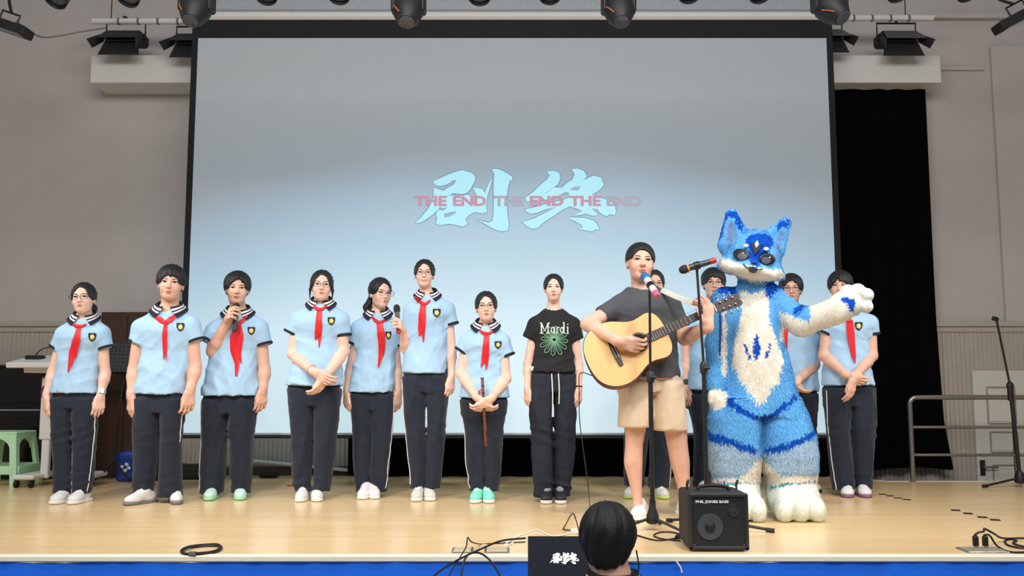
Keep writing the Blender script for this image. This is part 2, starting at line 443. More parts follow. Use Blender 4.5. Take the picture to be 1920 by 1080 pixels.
# door beyond the side steps
M_DOOR = mat('white_door_paint', (206, 205, 196), .5, var=.02)
yd = YW-.045; a = at(1823, 695, yd); dl, dt = a[0], a[2]; dw, dh = .92, 2.02
mb = MB(); mb.box((dl+dw/2, yd+.02, dt-dh/2), (dw, .04, dh), bev=.004); mb.build('door_1', M_DOOR, kind='structure'); door = bpy.data.objects['door_1']
def dpan(u0, v0, u1, v1):
    p, q = at(u0, v0, yd-.006), at(u1, v1, yd-.006); cx_, cz_, w_, h_ = (p[0]+q[0])/2, (p[2]+q[2])/2, q[0]-p[0], p[2]-q[2]
    mb = MB(); mb.box((cx_, yd+.001, cz_), (w_-.03, .014, h_-.03), bev=.006); mb.build('door_panel', M_DOOR, door)
    mb = MB()
    for c_, s_ in (((cx_, cz_+h_/2), (w_, .014)), ((cx_, cz_-h_/2), (w_, .014)), ((cx_-w_/2, cz_), (.014, h_)), ((cx_+w_/2, cz_), (.014, h_))):
        mb.box((c_[0], yd-.004, c_[1]), (s_[0], .012, s_[1]), bev=.003)
    mb.build('panel_moulding', mat('door_moulding', (150, 146, 138), .5), door)
for r_ in ((1850, 726, 1906, 794), (1857, 810, 1910, 848), (1862, 872, 1914, 925)): dpan(*r_)
p = at(1843, 877, yd-.01); mb = MB(); mb.box((p[0], yd-.006, p[2]), (.045, .014, .14), bev=.004); hp = mb.build('handle_plate', M_DARK, door)
mb = MB(); mb.tube([(p[0], yd-.01, p[2]+.01), (p[0], yd-.05, p[2]+.01), (p[0]+.12, yd-.055, p[2]+.008)], .008, 8); mb.build('lever', M_STEEL, hp)

# ---- pelmet, curtain
yp = 8.20; a, b, c = at(171, 103, yp), at(1763, 98, yp), at(171, 155, yp)
mb = MB(); mb.box(((a[0]+b[0])/2, (yp+YW)/2, (a[2]+c[2])/2), (b[0]-a[0], YW-yp, a[2]-c[2]), bev=.006)
mb.build('curtain_pelmet', M_WHITE, label='long white box pelmet above the black curtain', cat='pelmet')
M_CURT = mat('black_velvet', (5, 5, 6), .95, var=.2, scale=10, spec=.05)
yc = YW-.16; xl = at(652, 880, yc)[0]; xr_t = at(1735, 170, yc)[0]; xr_b = at(1788, 884, yc)[0]; zt = c[2] - .004
xr_m = at(1755, 600, yc)[0]
mb = MB(); rows_ = []; nn = 320
for t in np.linspace(0, 1, 9):
    row = []
    for i in range(nn):
        s_ = i/(nn-1); xr_ = np.interp(t, [0, .6, .92, 1], [xr_t, xr_m, xr_b-.06, xr_b]); x = xl + (xr_-xl)*s_
        zb = .012 if x < XR-.3 else .075 + .012*math.sin(x*9)
        row.append((x, yc + .03*math.sin(s_*150+math.sin(s_*40))*(.5+.5*t), zt + (zb-zt)*t))
    rows_.append(row)
mb.quad_grid(rows_); mb.quad_grid([[(p[0], p[1]+.008, p[2]) for p in r][::-1] for r in rows_])
mb.build('stage_curtain', M_CURT, label='black stage curtain hanging behind the projection screen', cat='curtain')

# ---- projection screen
ys = 7.80
def screen_mat(zlo, zhi, half):
    m = bpy.data.materials.new('projected_screen'); m.use_nodes = True; nt = m.node_tree; N = nt.nodes; L = nt.links.new; p = N['Principled BSDF']
    p.inputs['Base Color'].default_value = (.335, .345, .355, 1); p.inputs['Roughness'].default_value = .9
    tc = N.new('ShaderNodeTexCoord'); sp = N.new('ShaderNodeSeparateXYZ'); L(tc.outputs['Object'], sp.inputs[0])
    def math_(op, a, b=None, c=None):
        n_ = N.new('ShaderNodeMath'); n_.operation = op
        for i, v in enumerate((a, b, c)):
            if v is None: continue
            if hasattr(v, 'links') or not isinstance(v, (int, float)): L(v, n_.inputs[i])
            else: n_.inputs[i].default_value = v
        return n_.outputs[0]
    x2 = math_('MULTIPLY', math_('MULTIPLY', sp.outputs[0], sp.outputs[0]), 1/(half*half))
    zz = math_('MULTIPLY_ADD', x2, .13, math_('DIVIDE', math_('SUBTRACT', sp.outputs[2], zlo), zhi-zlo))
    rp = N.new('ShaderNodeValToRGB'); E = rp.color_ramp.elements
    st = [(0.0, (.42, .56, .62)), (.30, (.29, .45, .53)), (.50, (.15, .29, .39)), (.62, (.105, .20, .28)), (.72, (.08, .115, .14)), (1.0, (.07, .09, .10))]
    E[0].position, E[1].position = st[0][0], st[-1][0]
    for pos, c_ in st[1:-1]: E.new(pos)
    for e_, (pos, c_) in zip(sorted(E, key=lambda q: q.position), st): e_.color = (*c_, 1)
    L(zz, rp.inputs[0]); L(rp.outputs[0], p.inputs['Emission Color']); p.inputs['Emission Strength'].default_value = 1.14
    return m
A, B_, Cc_, D_ = at(372, 72, ys), at(1549, 71, ys), at(343, 817, ys), at(1578, 815, ys)
hx0 = (abs(A[0])+abs(B_[0])+abs(Cc_[0])+abs(D_[0]))/4; zt, zb = (A[2]+B_[2])/2, (Cc_[2]+D_[2])/2; scx = (A[0]+B_[0]+Cc_[0]+D_[0])/4
scr = empty('projection_screen', (scx, ys, zb), 'huge white projection screen with black border showing two large characters', 'projection screen')
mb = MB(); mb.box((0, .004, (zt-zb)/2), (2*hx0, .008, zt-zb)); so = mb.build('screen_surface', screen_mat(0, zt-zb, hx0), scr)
M_BORD = mat('black_screen_border', (9, 12, 18), .8); bw_ = .055; tb = at(960, 36, ys)[2]-zt
mb = MB(); mb.box((0, .004, (zt-zb)+tb/2), (2*hx0+2*bw_, .008, tb)); mb.build('top_border', M_BORD, scr)
for sd in (-1, 1):
    mb = MB(); mb.box((sd*(hx0+bw_/2), .004, (zt-zb)/2), (bw_, .008, zt-zb)); mb.build('side_border', M_BORD, scr)
mb = MB(); mb.box((0, .0, -.012), (2*hx0+2*bw_, .03, .03), bev=.008); mb.build('bottom_bar', mat('dark_bar', (40, 46, 54), .4), scr)
mb = MB(); mb.box((0, -.004, -.001+.012), (2*hx0, .012, .02), bev=.004); mb.build('bottom_hem', mat('screen_hem', (200, 206, 210), .7), scr)
mb = MB(); z0 = (zt-zb)+tb; mb.box((0, .03, z0+.03), (2*hx0+.02, .12, .075), bev=.02); mb.build('casing', M_WHITE, scr); mb = MB(); mb.box((0, .06, z0+.245), (2*hx0-.1, .14, .355), bev=.02); mb.build('casing_front', mat('grey_casing', (158, 164, 168), .5), scr)

# the two brush characters, traced strokes, as projected on the cloth
GLYPH = {
 'ju': [[(212,170),(330,115),(405,88),(445,78),(520,98),(550,130),(545,165),(505,235),(475,262),(440,268),(400,262),(372,262),(345,280),(320,285),(305,310),(300,330),(280,345),(262,385),(236,410),(170,462),(110,495),(78,490),(130,440),(190,365),(220,290),(222,215),(268,232),(300,240),(335,215),(380,190),(400,155),(365,165),(330,190),(280,205),(240,200)],
        [(380,272),(400,285),(425,278),(490,270),(525,300),(530,340),(545,350),(630,345),(640,410),(600,418),(545,408),(500,430),(470,465),(490,500),(445,523),(400,510),(345,500),(270,512),(235,495),(248,465),(240,415),(262,388),(300,395),(325,372),(280,378),(262,345),(285,300),(330,285)],
        [(528,216),(600,222),(622,258),(650,185),(682,135),(660,230),(640,290),(635,345),(560,345),(555,270)],
        [(676,72),(705,66),(760,82),(838,130),(835,158),(818,160),(800,235),(795,330),(800,430),(812,505),(805,550),(755,560),(700,545),(640,510),(580,480),(540,455),(600,478),(650,488),(680,478),(690,420),(692,300),(690,180),(695,110)]],
 'zhong': [[(1105,88),(1160,82),(1205,100),(1215,140),(1195,190),(1150,225),(1110,255),(1080,268),(1160,215),(1225,215),(1270,175),(1310,150),(1322,110),(1300,70),(1345,65),(1400,85),(1422,130),(1390,160),(1440,135),(1470,122),(1530,135),(1556,195),(1520,235),(1460,270),(1545,300),(1600,315),(1640,350),(1650,400),(1640,435),(1600,425),(1575,442),(1530,420),(1500,385),(1460,380),(1510,430),(1465,438),(1410,420),(1370,432),(1310,435),(1385,400),(1350,385),(1290,362),(1230,390),(1160,440),(1080,490),(1040,530),(990,540),(950,518),(910,485),(1000,460),(1080,420),(1180,370),(1100,385),(1040,412),(985,422),(950,410),(935,385),(1010,370),(1090,345),(1180,325),(1240,310),(1285,290),(1275,265),(1290,262),(1255,250),(1180,290),(1100,310),(1000,325),(950,325),(932,300),(1000,250),(1060,190),(1110,150),(1130,120)],
        [(1255,452),(1310,448),(1400,452),(1470,470),(1500,500),(1522,545),(1490,545),(1465,562),(1400,550),(1335,530),(1390,530),(1375,505),(1320,475)]]}
HOLES = [[(300,420),(350,408),(400,402),(385,425),(340,445),(305,450)], [(1285,235),(1320,208),(1375,208),(1350,238)]]
M_GL = mat('projected_cyan', (140, 160, 165), .9, emit=(150, 212, 226), emit_s=.9)
M_GE = mat('projected_shadow', (90, 110, 125), .9, emit=(90, 118, 138), emit_s=.6)
M_PINK = mat('projected_pink', (150, 122, 132), .9, emit=(178, 128, 148), emit_s=.75)
def gpt(x, y, dy): return at(760 + x/4.174, 300 + y/4.174, ys+dy) - np.array([scx, ys, zb])
def tri_poly(polys, dy, name, m, parent, grow=0):
    from mathutils.geometry import tessellate_polygon
    mb = MB()
    for pl in polys:
        if grow:
            c = np.array(pl, float); n_ = len(c); area_ = sum(c[i][0]*c[(i+1) % n_][1]-c[(i+1) % n_][0]*c[i][1] for i in range(n_)); q = []
            for i in range(n_):
                d1 = nrm(c[i]-c[i-1]); d2 = nrm(c[(i+1) % n_]-c[i]); no = nrm(np.array([d1[1]+d2[1], -(d1[0]+d2[0])]))*(1 if area_ > 0 else -1); q.append(c[i]+no*grow)
            pl = q
        pts = [gpt(x, y, dy) for x, y in pl]; tr = tessellate_polygon([[Vector((p[0], p[2], 0)) for p in pts]]); b = len(mb.v)
        mb.v += [tuple(p) for p in pts]; mb.f += [tuple(b+i for i in t) for t in tr]; mb.m += [0]*len(tr)
    return mb.build(name, m, parent, 0)
for k_, nm in (('ju', 'projected_character'), ('zhong', 'projected_character')):
    tri_poly(GLYPH[k_], -.003, nm, M_GL, so)
    tri_poly(GLYPH[k_], -.0015, 'character_outline', M_GE, so, grow=5)
for h_ in HOLES: tri_poly([h_], -.0045, 'character_counter', mat('projected_ground', (150, 154, 158), .9, emit=(96, 126, 146), emit_s=1.0), so)
M_PK2 = mat('projected_faint_pink', (140, 138, 144), .9, emit=(150, 146, 164), emit_s=.75)
def word(txt, x0, x1, y, m, dy=-.006):
    p, q = gpt(x0, y, dy), gpt(x1, y, dy); me = text_mesh(txt, .118, .0004, .0055); xs_ = [v.co.x for v in me.vertices]; k_ = (q[0]-p[0])/(max(xs_)-min(xs_)); c_ = (max(xs_)+min(xs_))/2
    for v in me.vertices: v.co.x = (v.co.x-c_)*k_
    o_ = link('projected_caption', me, m, so); o_.location = ((p[0]+q[0])/2, dy, (p[2]+q[2])/2); o_.rotation_euler = (R(90), 0, 0)
word('THE', 68, 325, 325, M_PINK); word('END', 372, 632, 325, M_PINK); word('THE', 692, 925, 325, M_PK2); word('END', 975, 1240, 325, M_PINK); word('THE', 1285, 1530, 325, M_PINK); word('END', 1575, 1848, 325, M_PK2)
# ------------------------------------------------------------------ people
SKIN = {
 'a': mat('skin_light', (236, 194, 175), .5, var=.04, scale=14, subs=.12, spec=.35),
 'b': mat('skin_tan', (222, 176, 155), .5, var=.04, scale=14, subs=.12, spec=.35)}
M_HAIR = mat('black_hair', (13, 12, 14), .5, var=.35, scale=9, bump=.35, bscale=120, stretch=(5, 5, .5), spec=.5)
M_BROW = mat('brow_hair', (48, 36, 32), .7)
M_EYEW = mat('eye_white', (225, 220, 215), .3)
M_IRIS = mat('dark_iris', (26, 18, 16), .15)
M_LIP = mat('lips', (190, 108, 98), .45)
M_POLO = mat('pale_blue_pique_cotton', (168, 203, 232), .85, var=.03, scale=40, bump=.12, bscale=500, sheen=.1, spec=.2)
M_NAVY = mat('navy_rib_knit', (24, 28, 42), .85, bump=.1, bscale=400)
M_WHT = mat('white_knit', (225, 225, 225), .85)
M_TROU = mat('navy_track_cloth', (32, 39, 53), .75, var=.08, scale=12, bump=.1, bscale=300, sheen=.15, spec=.25)
M_TROU2 = mat('black_parachute_cloth', (28, 34, 48), .85, var=.1, scale=12, bump=.1, bscale=200)
M_RED = mat('red_satin', (214, 22, 32), .5, var=.08, scale=20, bump=.15, bscale=60)
M_BADGE = mat('badge_navy', (22, 28, 44), .7)
M_YEL = mat('badge_yellow', (226, 198, 70), .6)
M_BLK = mat('black_cotton', (22, 23, 26), .85, var=.1, scale=20, bump=.1, bscale=400)
M_GREY = mat('charcoal_cotton', (72, 75, 80), .85, var=.05, scale=20, bump=.1, bscale=400)
M_KHAKI = mat('beige_shorts_cloth', (214, 192, 164), .85, var=.04, scale=20, bump=.1, bscale=400)
M_WIRE = mat('glasses_metal', (70, 66, 66), .3, .8)
M_WATCH = mat('black_watch', (20, 20, 22), .3)
M_SILV = mat('silver_watch', (200, 200, 205), .3, .8)
M_REDB = mat('red_cord', (196, 50, 44), .7)

HK = {}
def head_d(U, V, W, g):
    """skull and face in head units, the face towards -V"""
    e = s_ell; jw = .165 if g == 'm' else .145; U = U / (.94 if g == 'm' else .91)
    d = e(U, V, W, (0, .06, .14), (.345, .40, .36))
    d = smin(d, e(U, V, W, (0, -.05, -.06), (.29, .335, .35)), .12)
    d = smin(d, e(U, V, W, (0, -.18, -.345), (jw, .16, .12)), .13)
    for s in (-1, 1):
        d = smin(d, e(U, V, W, (s*.15, -.22, -.12), (.12, .12, .13)), .08)
        d = smin(d, e(U, V, W, (s*.17, -.06, -.27), (.07, .12, .1)), .1)
    d = smin(d, e(U, V, W, (0, -.315, .095), (.2, .06, .05)), .08)
    for s in (-1, 1):
        d = smax(d, -e(U, V, W, (s*.135, -.425, .015), (.09, .07, .045)), .05)
    d = smin(d, s_cap(U, V, W, (0, -.365, .04), (0, -.425, -.1), .026, .04), .05)
    d = smin(d, e(U, V, W, (0, -.43, -.115), (.055, .05, .042)), .03)
    for s in (-1, 1):
        d = smin(d, e(U, V, W, (s*.05, -.395, -.125), (.032, .035, .03)), .02)
        d = smin(d, e(U, V, W, (s*.345, .05, -.03), (.03, .075, .115)), .03)
    d = smin(d, e(U, V, W, (0, -.372, -.232), (.1, .045, .022)), .025)
    d = smin(d, e(U, V, W, (0, -.362, -.272), (.08, .05, .026)), .025)
    return d

def hair_d(U, V, W, style):
    e = s_ell; U = U / (.95 if style in ('boy', 'boy2', 'crop', 'bowl') else .92)
    if style in ('boy', 'boy2', 'crop', 'bowl'):
        t = {'boy': .075, 'boy2': .08, 'crop': .045, 'bowl': .09}[style]
        d = e(U, V, W, (0, .06, .155), (.345+t, .40+t, .36+t))
        hz = {'boy': -.2, 'boy2': -.16, 'crop': -.1, 'bowl': -.23}[style]
        ang = np.arctan2(V, U)
        op = e(U, V, W, (0, -.46, hz), (.33, .33, .41)) + (.035 if style != 'crop' else .008)*(np.sin(26*U+1) + .7*np.sin(47*U+2))*.6
        if style == 'boy2': op = np.minimum(op, e(U, V, W, (.03, -.46, hz+.06), (.16, .3, .43)))
        if style == 'bowl': op = np.minimum(op, e(U, V, W, (-.06, -.5, hz+.1), (.09, .3, .43)))
        d = smax(d, -op, .03)
        zc = {'boy': 0.0, 'boy2': .0, 'crop': .06, 'bowl': -.06}[style]
        d = smax(d, -s_box(U, V, W, (0, -.5, zc-.5), (1, .56, .5)), .02)
        d = np.maximum(d, -.2 + (-.04) * 0 - W - .25 * np.minimum(V, 0))
        sp = .016 if style != 'crop' else .005
        d = d + sp * (np.sin(ang*19 + 4*np.sin(5*W) + 3*V) + .8*np.sin(ang*31 - 6*W + 2*np.sin(ang*5)) + .6*np.sin(ang*11 + 9*W)) * .5
    else:
        t = .055
        d = e(U, V, W, (0, .07, .15), (.345+t, .40+t, .36+t*1.1))
        ph = np.arctan2(U, W + .1)
        op = e(U, V, W, (0, -.46, -.12), (.285, .38, .505)) + .010*np.sin(ph*13) + .02*np.exp(-(U/.05)**2)*0
        d = smax(d, -op, .03)
        d = smax(d, -s_box(U, V, W, (0, -.45, -.55), (1, .47, .5)), .03)
        d = np.maximum(d, -.3 - W)
        # a middle parting and combed strands
        d = d + .008 * np.exp(-(U/.02)**2) * (V < .1)
        d = d + .009 * np.sin(26*ph + 1.5*np.sin(6*V)) * (.5 + .5*np.sin(9*ph + 1))
        if style == 'pony_l':
            d = smin(d, s_cap(U, V, W, (-.1, .40, -.1), (-.34, .38, -.42), .15, .10), .08)
            d = smin(d, s_cap(U, V, W, (-.34, .38, -.42), (-.40, .3, -.62), .1, .035), .08)
        elif style == 'low_bun':
            d = smin(d, e(U, V, W, (.16, .42, -.22), (.17, .14, .16)), .06)
        elif style == 'wisps':
            d = smin(d, s_cap(U, V, W, (0, .40, -.1), (0, .44, -.6), .15, .07), .08)
            for s in (-1, 1):
                d = smin(d, s_cap(U, V, W, (s*.3, -.2, .18), (s*.375, -.13, -.12), .05, .045), .05)
                d = smin(d, s_cap(U, V, W, (s*.375, -.13, -.12), (s*.37, -.08, -.42), .045, .014), .03)
        else:
            d = smin(d, s_cap(U, V, W, (0, .40, -.05), (0, .42, -.55), .14, .06), .08)
            for s in (-1, 1):
                d = smin(d, s_cap(U, V, W, (s*.29, -.22, .14), (s*.345, -.16, -.2), .025, .01), .04)
    return d

def rot(yaw, pitch, roll):
    """yaw > 0 turns the face to the viewer's right, pitch > 0 lifts it, roll > 0 leans it to the viewer's right"""
    return np.array(Matrix.Rotation(R(yaw), 3, 'Z') @ Matrix.Rotation(R(roll), 3, 'Y') @ Matrix.Rotation(R(-pitch), 3, 'X'))

def add_hand(Fd, Wp, e1, e2, e3, s, curl=(.3, .4, .3), thumb=(.7, .6, .35)):
    e1 = nrm(e1); e2 = nrm(np.array(e2) - e1*np.dot(e2, e1)); e3 = np.array(e3, float); e3 = nrm(e3 - e1*np.dot(e3, e1) - e2*np.dot(e3, e2))
    L = np.array([(.042, .025, .020), (.046, .028, .021), (.042, .026, .020), (.033, .021, .018)]) * s
    for i, off in enumerate((.031, .0105, -.0105, -.030)):
        off *= s; K = Wp + e1 * (.086, .09, .085, .075)[i] * s + e2 * off
        Fd.cap(Wp + e2*off*.55 + e1*.012*s, K, .0145*s, .0115*s, .014)
        p = K; a = 0
        for j in range(3):
            a += curl[j]; d = nrm(e1*math.cos(a) + e3*math.sin(a) + e2*off*3.0/s*.8)
            q = p + d * L[i][j]; Fd.cap(p, q, (.0098, .0088, .0080)[j]*s, (.0088, .0080, .0068)[j]*s, .003); p = q
    p = Wp + e1*.02*s + e2*.024*s
    d = nrm(e1*thumb[0] + e2*thumb[1] + e3*thumb[2]); q = p + d*.042*s; Fd.cap(p, q, .0150*s, .0115*s, .012)
    d = nrm(e1*(thumb[0]+.3) + e2*(thumb[1]-.3) + e3*thumb[2]); r = q + d*.03*s; Fd.cap(q, r, .0112*s, .0085*s, .004)
    d2 = nrm(d + e1*.2); Fd.cap(r, r + d2*.016*s, .009*s, .0075*s, .003)

def ridges(seed, n, kx, kz):
    """soft cloth folds: ridged waves of random heading, patchy"""
    r = np.random.RandomState(seed); P = [(r.uniform(*kx)*r.choice((-1, 1)), r.uniform(*kz)*r.choice((-1, 1)), r.uniform(0, 6.3), r.uniform(4, 11), r.uniform(4, 9), r.uniform(0, 6)) for _ in range(n)]
    def fn(X, Y, Z):
        o = 0
        for a, c, p, m1, m2, q in P:
            w_ = .5 + .5*np.sin(m1*X + m2*Z + q)
            o = o + w_*(np.sqrt(np.abs(np.sin((a*X + c*Z + .6*a*Y + p + 1.1*np.sin(6*Z+q))*.5))) - .75)
        return o / n * 2.2
    return fn
def strip(Pc, Wd, thick, n=6):
    """a soft band through points Pc (toward the camera = -y) of widths Wd"""
    mb = MB(); P = []; k = len(Pc)
    for i in range(k):
        d = nrm(np.array(Pc[min(i+1, k-1)]) - np.array(Pc[max(i-1, 0)])); side = nrm(np.cross(d, (0, -1, 0))); nr = np.cross(side, d)
        if nr[1] > 0: nr = -nr
        row = []
        for j in range(n):
            t = -1 + 2*j/(n-1); row.append(np.array(Pc[i]) + side*Wd[i]*.5*t + nr*thick*((1-t*t)*.8 + .35*math.sin(t*5+i)))
        for j in range(n - 2, 0, -1):
            t = -1 + 2*j/(n-1); row.append(np.array(Pc[i]) + side*Wd[i]*.5*t - nr*thick*.5)
        P.append(row)
    mb.quad_grid(P, True); mb.f.append(tuple(range(len(P[0])))[::-1]); mb.m.append(0)
    b = len(mb.v) - len(P[0]); mb.f.append(tuple(range(b, b+len(P[0])))); mb.m.append(0)
    return mb

def person(S):
    ox, oy, sc = S['crop']; cv = lambda x, y: (ox + x/sc, oy + y/sc)
    gx, gyp = cv(*S['foot']); g0 = ground(gx, gyp); D = g0[1] + .15 + S.get('back', 0)
    O = np.array([g0[0]*(1 + S.get('back', 0)/g0[1]), D, 0.0]); ppm = FPX / D * math.cos(PITCH)     # pixels per metre at the figure
    def L(x, y, dy=0.0):
        u, v = cv(x, y); return at(u, v, D + dy) - O
    def wpx(w): return w / sc / ppm
    root = empty('person', O, S['label'], 'person', S.get('group'))
    g = S.get('g', 'f'); skin = SKIN[S.get('skin', 'a')]
    # ---- key measures
    hx, htop, hchin = S['head'][:3]; yaw, pitch, roll = S['head'][3:6]; az = math.degrees(math.atan2(-O[0], O[1])); yaw += az; pitch += 3
    style = S['hair']; extra = {'crop': .008, 'boy': .014, 'boy2': .015, 'bowl': .017}.get(style, .008)
    T, Cn = L(hx, htop, -.03), L(hx, hchin, -.03)
    u = (T[2] - Cn[2] - extra) / .955
    Hc = np.array([T[0], -.035, Cn[2] + .452*u]); Rm = rot(yaw, pitch, roll)
    shl, shr = L(*S['sh'][0]), L(*S['sh'][1]); zs_ = (shl[2] + shr[2]) / 2; mid = (shl[0] + shr[0]) / 2; hw = (shr[0] - shl[0]) / 2
    s = u / .205
    nbz = zs_ + .056*s if 'nb' not in S else L(0, S['nb'])[2] + .004
    neck0 = np.array([mid*.6 + Hc[0]*.4, .015, nbz]); nr_ = .047*s if g == 'm' else .042*s; gn = .052*s if g == 'm' else .047*s      # neck, and neckline of the garment
    rows = S['torso']; tz = [L((a+b)/2, y)[2] for y, a, b in rows]; tcx = [L((a+b)/2, y)[0] for y, a, b in rows]; trx = [wpx(b-a)/2 for y, a, b in rows]
    # chest and shoulder sections above the measured rows
    top_z = max(tz)
    zs = [nbz+.017*s, nbz-.007*s, zs_+.004, zs_-.04, zs_-.085] + tz; cx = [neck0[0], neck0[0], mid, mid, mid] + tcx
    rx = [gn*1.1, gn*1.7, hw*.62, hw*.80, hw*.86] + trx
    dep = S.get('depth', 1.0)
    ry = [.05*s, .062*s, .080*s, .098*s*dep, .108*s*dep] + [min(max((.64 + .12*i/len(trx))*r, .10), .16)*dep for i, r in enumerate(trx)]
    keep = [i for i in range(len(zs)) if i < 5 or zs[i] < zs_-.10]
    zs, cx, rx, ry = [[a[i] for i in keep] for a in (zs, cx, rx, ry)]
    # ---- arms
    arms = []
    for side, key in ((-1, 'armL'), (1, 'armR')):
        A = S[key]; sh = (shl, shr)[side > 0] + np.array([-side*.048*s, .0, -.050*s])
        E = L(*A['elbow']); Wp = L(*A['wrist']); cuff = L(*A['cuff'])
        arms.append(dict(side=side, S=sh, E=E, W=Wp, cuff=cuff, cw=wpx(A.get('cw', 50))/2, A=A))
    lo = np.array([min([a[k][0] for a in arms for k in 'SEW'] + [Hc[0]-.15]) - .16, -.5, min([a['W'][2] for a in arms]) - .24])
    hi = np.array([max([a[k][0] for a in arms for k in 'SEW'] + [Hc[0]+.15]) + .16, .22, Hc[2] + .7*u])
    ymin = min([a[k][1] for a in arms for k in 'EW'] + [Hc[1]-.13]) - .13; lo[1] = ymin
    if 'legs_bare' in S: lo[2] = 0.02
    Fb = Field(lo, hi, S.get('res', .005))
    # torso core
    Fb.loft(zs, cx, np.zeros(len(zs)), np.array(rx)*.84, np.array(ry)*.80, .02)
    nk = Hc + Rm @ np.array([0, .10*u, -.22*u])
    Fb.cap(neck0 + (0, .01, -.03), nk, nr_*1.12, nr_*.98, .03)
    q = u*.75
    def hd(X, Y, Z):
        x, y, z = (X-Hc[0])/u, (Y-Hc[1])/u, (Z-Hc[2])/u
        return head_d(Rm[0,0]*x+Rm[1,0]*y+Rm[2,0]*z, Rm[0,1]*x+Rm[1,1]*y+Rm[2,1]*z, Rm[0,2]*x+Rm[1,2]*y+Rm[2,2]*z, g) * u
    Fb.add(hd, Hc - q, Hc + q, .012)
    ar = (1.0 if g == 'm' else .88) * s * S.get('armw', 1.0)
    for a in arms:
        Sx, E, Wp = a['S'], a['E'], a['W']; m1 = E*.72 + Wp*.28
        Fb.cap(Sx, E, .043*ar, .0345*ar, .03); Fb.cap(E, m1, .0345*ar, .0365*ar, .02); Fb.cap(m1, Wp, .0365*ar, .0245*ar, .02)
        A = a['A']; e1 = A.get('e1', (0, 0, -1)); e1 = nrm(e1)
        Fb.cap(Wp - e1*.01, Wp + e1*.025, .026*ar, .024*ar, .015)
        add_hand(Fb, Wp + e1*.01, e1, A.get('e2', (0, -1, 0)), A.get('e3', (-a['side'], 0, 0)), s*.90, A.get('curl', (.4, .65, .5)), A.get('thumb', (.9, .25, .3)))
    if 'legs_bare' in S:
        for side, k in ((-1, 'legL'), (1, 'legR')):
            rws = S['legs_bare'][k]; z_ = [L((a+b)/2, y)[2] for y, a, b in rws]; c_ = [L((a+b)/2, y)[0] for y, a, b in rws]; r_ = [wpx(b-a)/2 for y, a, b in rws]
            z2 = np.linspace(min(z_), max(z_), 30); o = np.argsort(z_)
            f = lambda a: np.interp(z2, np.array(z_)[o], np.array(a)[o])
            Fb.loft(z2, f(c_), .02 + .02*np.sin((z2/.45)*3.1), f(r_), f(r_)*1.12, .02, 2.0)
        Fb.loft([L(0, S['hips'][-1][0])[2]-.02, zs[-1]], [L((S['hips'][-1][1]+S['hips'][-1][2])/2, 0)[0]]*2, [0, 0], [.12, .12], [.09, .09], .05)
    body, BV, BQ = Fb.build('body', skin, root); tree = bvh(BV, BQ)
    # ---- face
    def onface(x, z, off=.0015):
        p = Hc + Rm @ (np.array([x, -.9, z])*u); d = Rm @ np.array([0, 1.0, 0])
        h = tree.ray_cast(Vector(p), Vector(d), 1.0)
        b_ = np.array(h[0]) if h[0] is not None else Hc + Rm @ (np.array([x, -.38, z])*u)
        return b_ - d*off
    def patch(poly, off):
        """fan patch on the face: outline of (x, z)"""
        c = np.mean(np.array(poly), 0); ring = [onface(x, z, off) for x, z in poly]; mid_ = [onface((x+c[0])/2, (z+c[1])/2, off) for x, z in poly]
        return ring, mid_, onface(c[0], c[1], off)
    def add_patch(mb, poly, off, mi):
        r_, m_, c_ = patch(poly, off); b = len(mb.v); n = len(poly); mb.v += [tuple(p) for p in r_ + m_ + [c_]]
        for i in range(n):
            j = (i+1) % n; mb.f += [(b+i, b+j, b+n+j, b+n+i), (b+n+i, b+n+j, b+2*n)]; mb.m += [mi, mi]
    sm = S.get('smile', 0)
    if S.get('face', True):
        for sd in (-1, 1):
            mb = MB(); x0 = sd*.135; eo = S.get('eye', .018)
            alm = [(x0 + .062*math.cos(t), .015 + eo*math.sin(t)*(1.1 if math.sin(t) > 0 else .75) + .006*sd*math.cos(t)) for t in np.linspace(0, 2*math.pi, 13)[:-1]]
            add_patch(mb, alm, .0012, 0)
            iris = [(x0 + .027*math.cos(t), .016 + eo*.98*math.sin(t)) for t in np.linspace(0, 2*math.pi, 11)[:-1]]
            add_patch(mb, iris, .0020, 1)
            up = [(x0 + .068*math.cos(t), .016 + eo*1.2*math.sin(t) + .006*sd*math.cos(t)) for t in np.linspace(0, math.pi, 7)]
            add_patch(mb, up + [(x, z+.014) for x, z in up[::-1]], .0026, 1)
            mb.build('eye', [M_EYEW, M_IRIS], body)
            br = [(x0 + sd*(-.075+.155*t), .085 + .018*math.sin(t*2.4)) for t in np.linspace(0, 1, 6)]
            mb = MB(); add_patch(mb, br + [(x, z+.020) for x, z in br[::-1]], .0015, 0); mb.build('eyebrow', M_BROW, body)
        mb = MB(); mw = .082 + .035*sm
        lp = [(mw*math.cos(t), -.25 + .029*math.sin(t) + .016*sm*abs(math.cos(t))**2) for t in np.linspace(0, 2*math.pi, 17)[:-1]]
        add_patch(mb, lp, .0012, 0)
        ln = [(mw*.9*t, -.252 + .016*sm*t*t) for t in np.linspace(-1, 1, 7)]
        add_patch(mb, ln + [(x, z + (.016 if sm > .5 else .009)*(1-(x/mw)**2)) for x, z in ln[::-1]], .0022, 1 if sm <= .5 else 2)
        mb.build('lips', [M_LIP, M_BROW, M_EYEW], body)
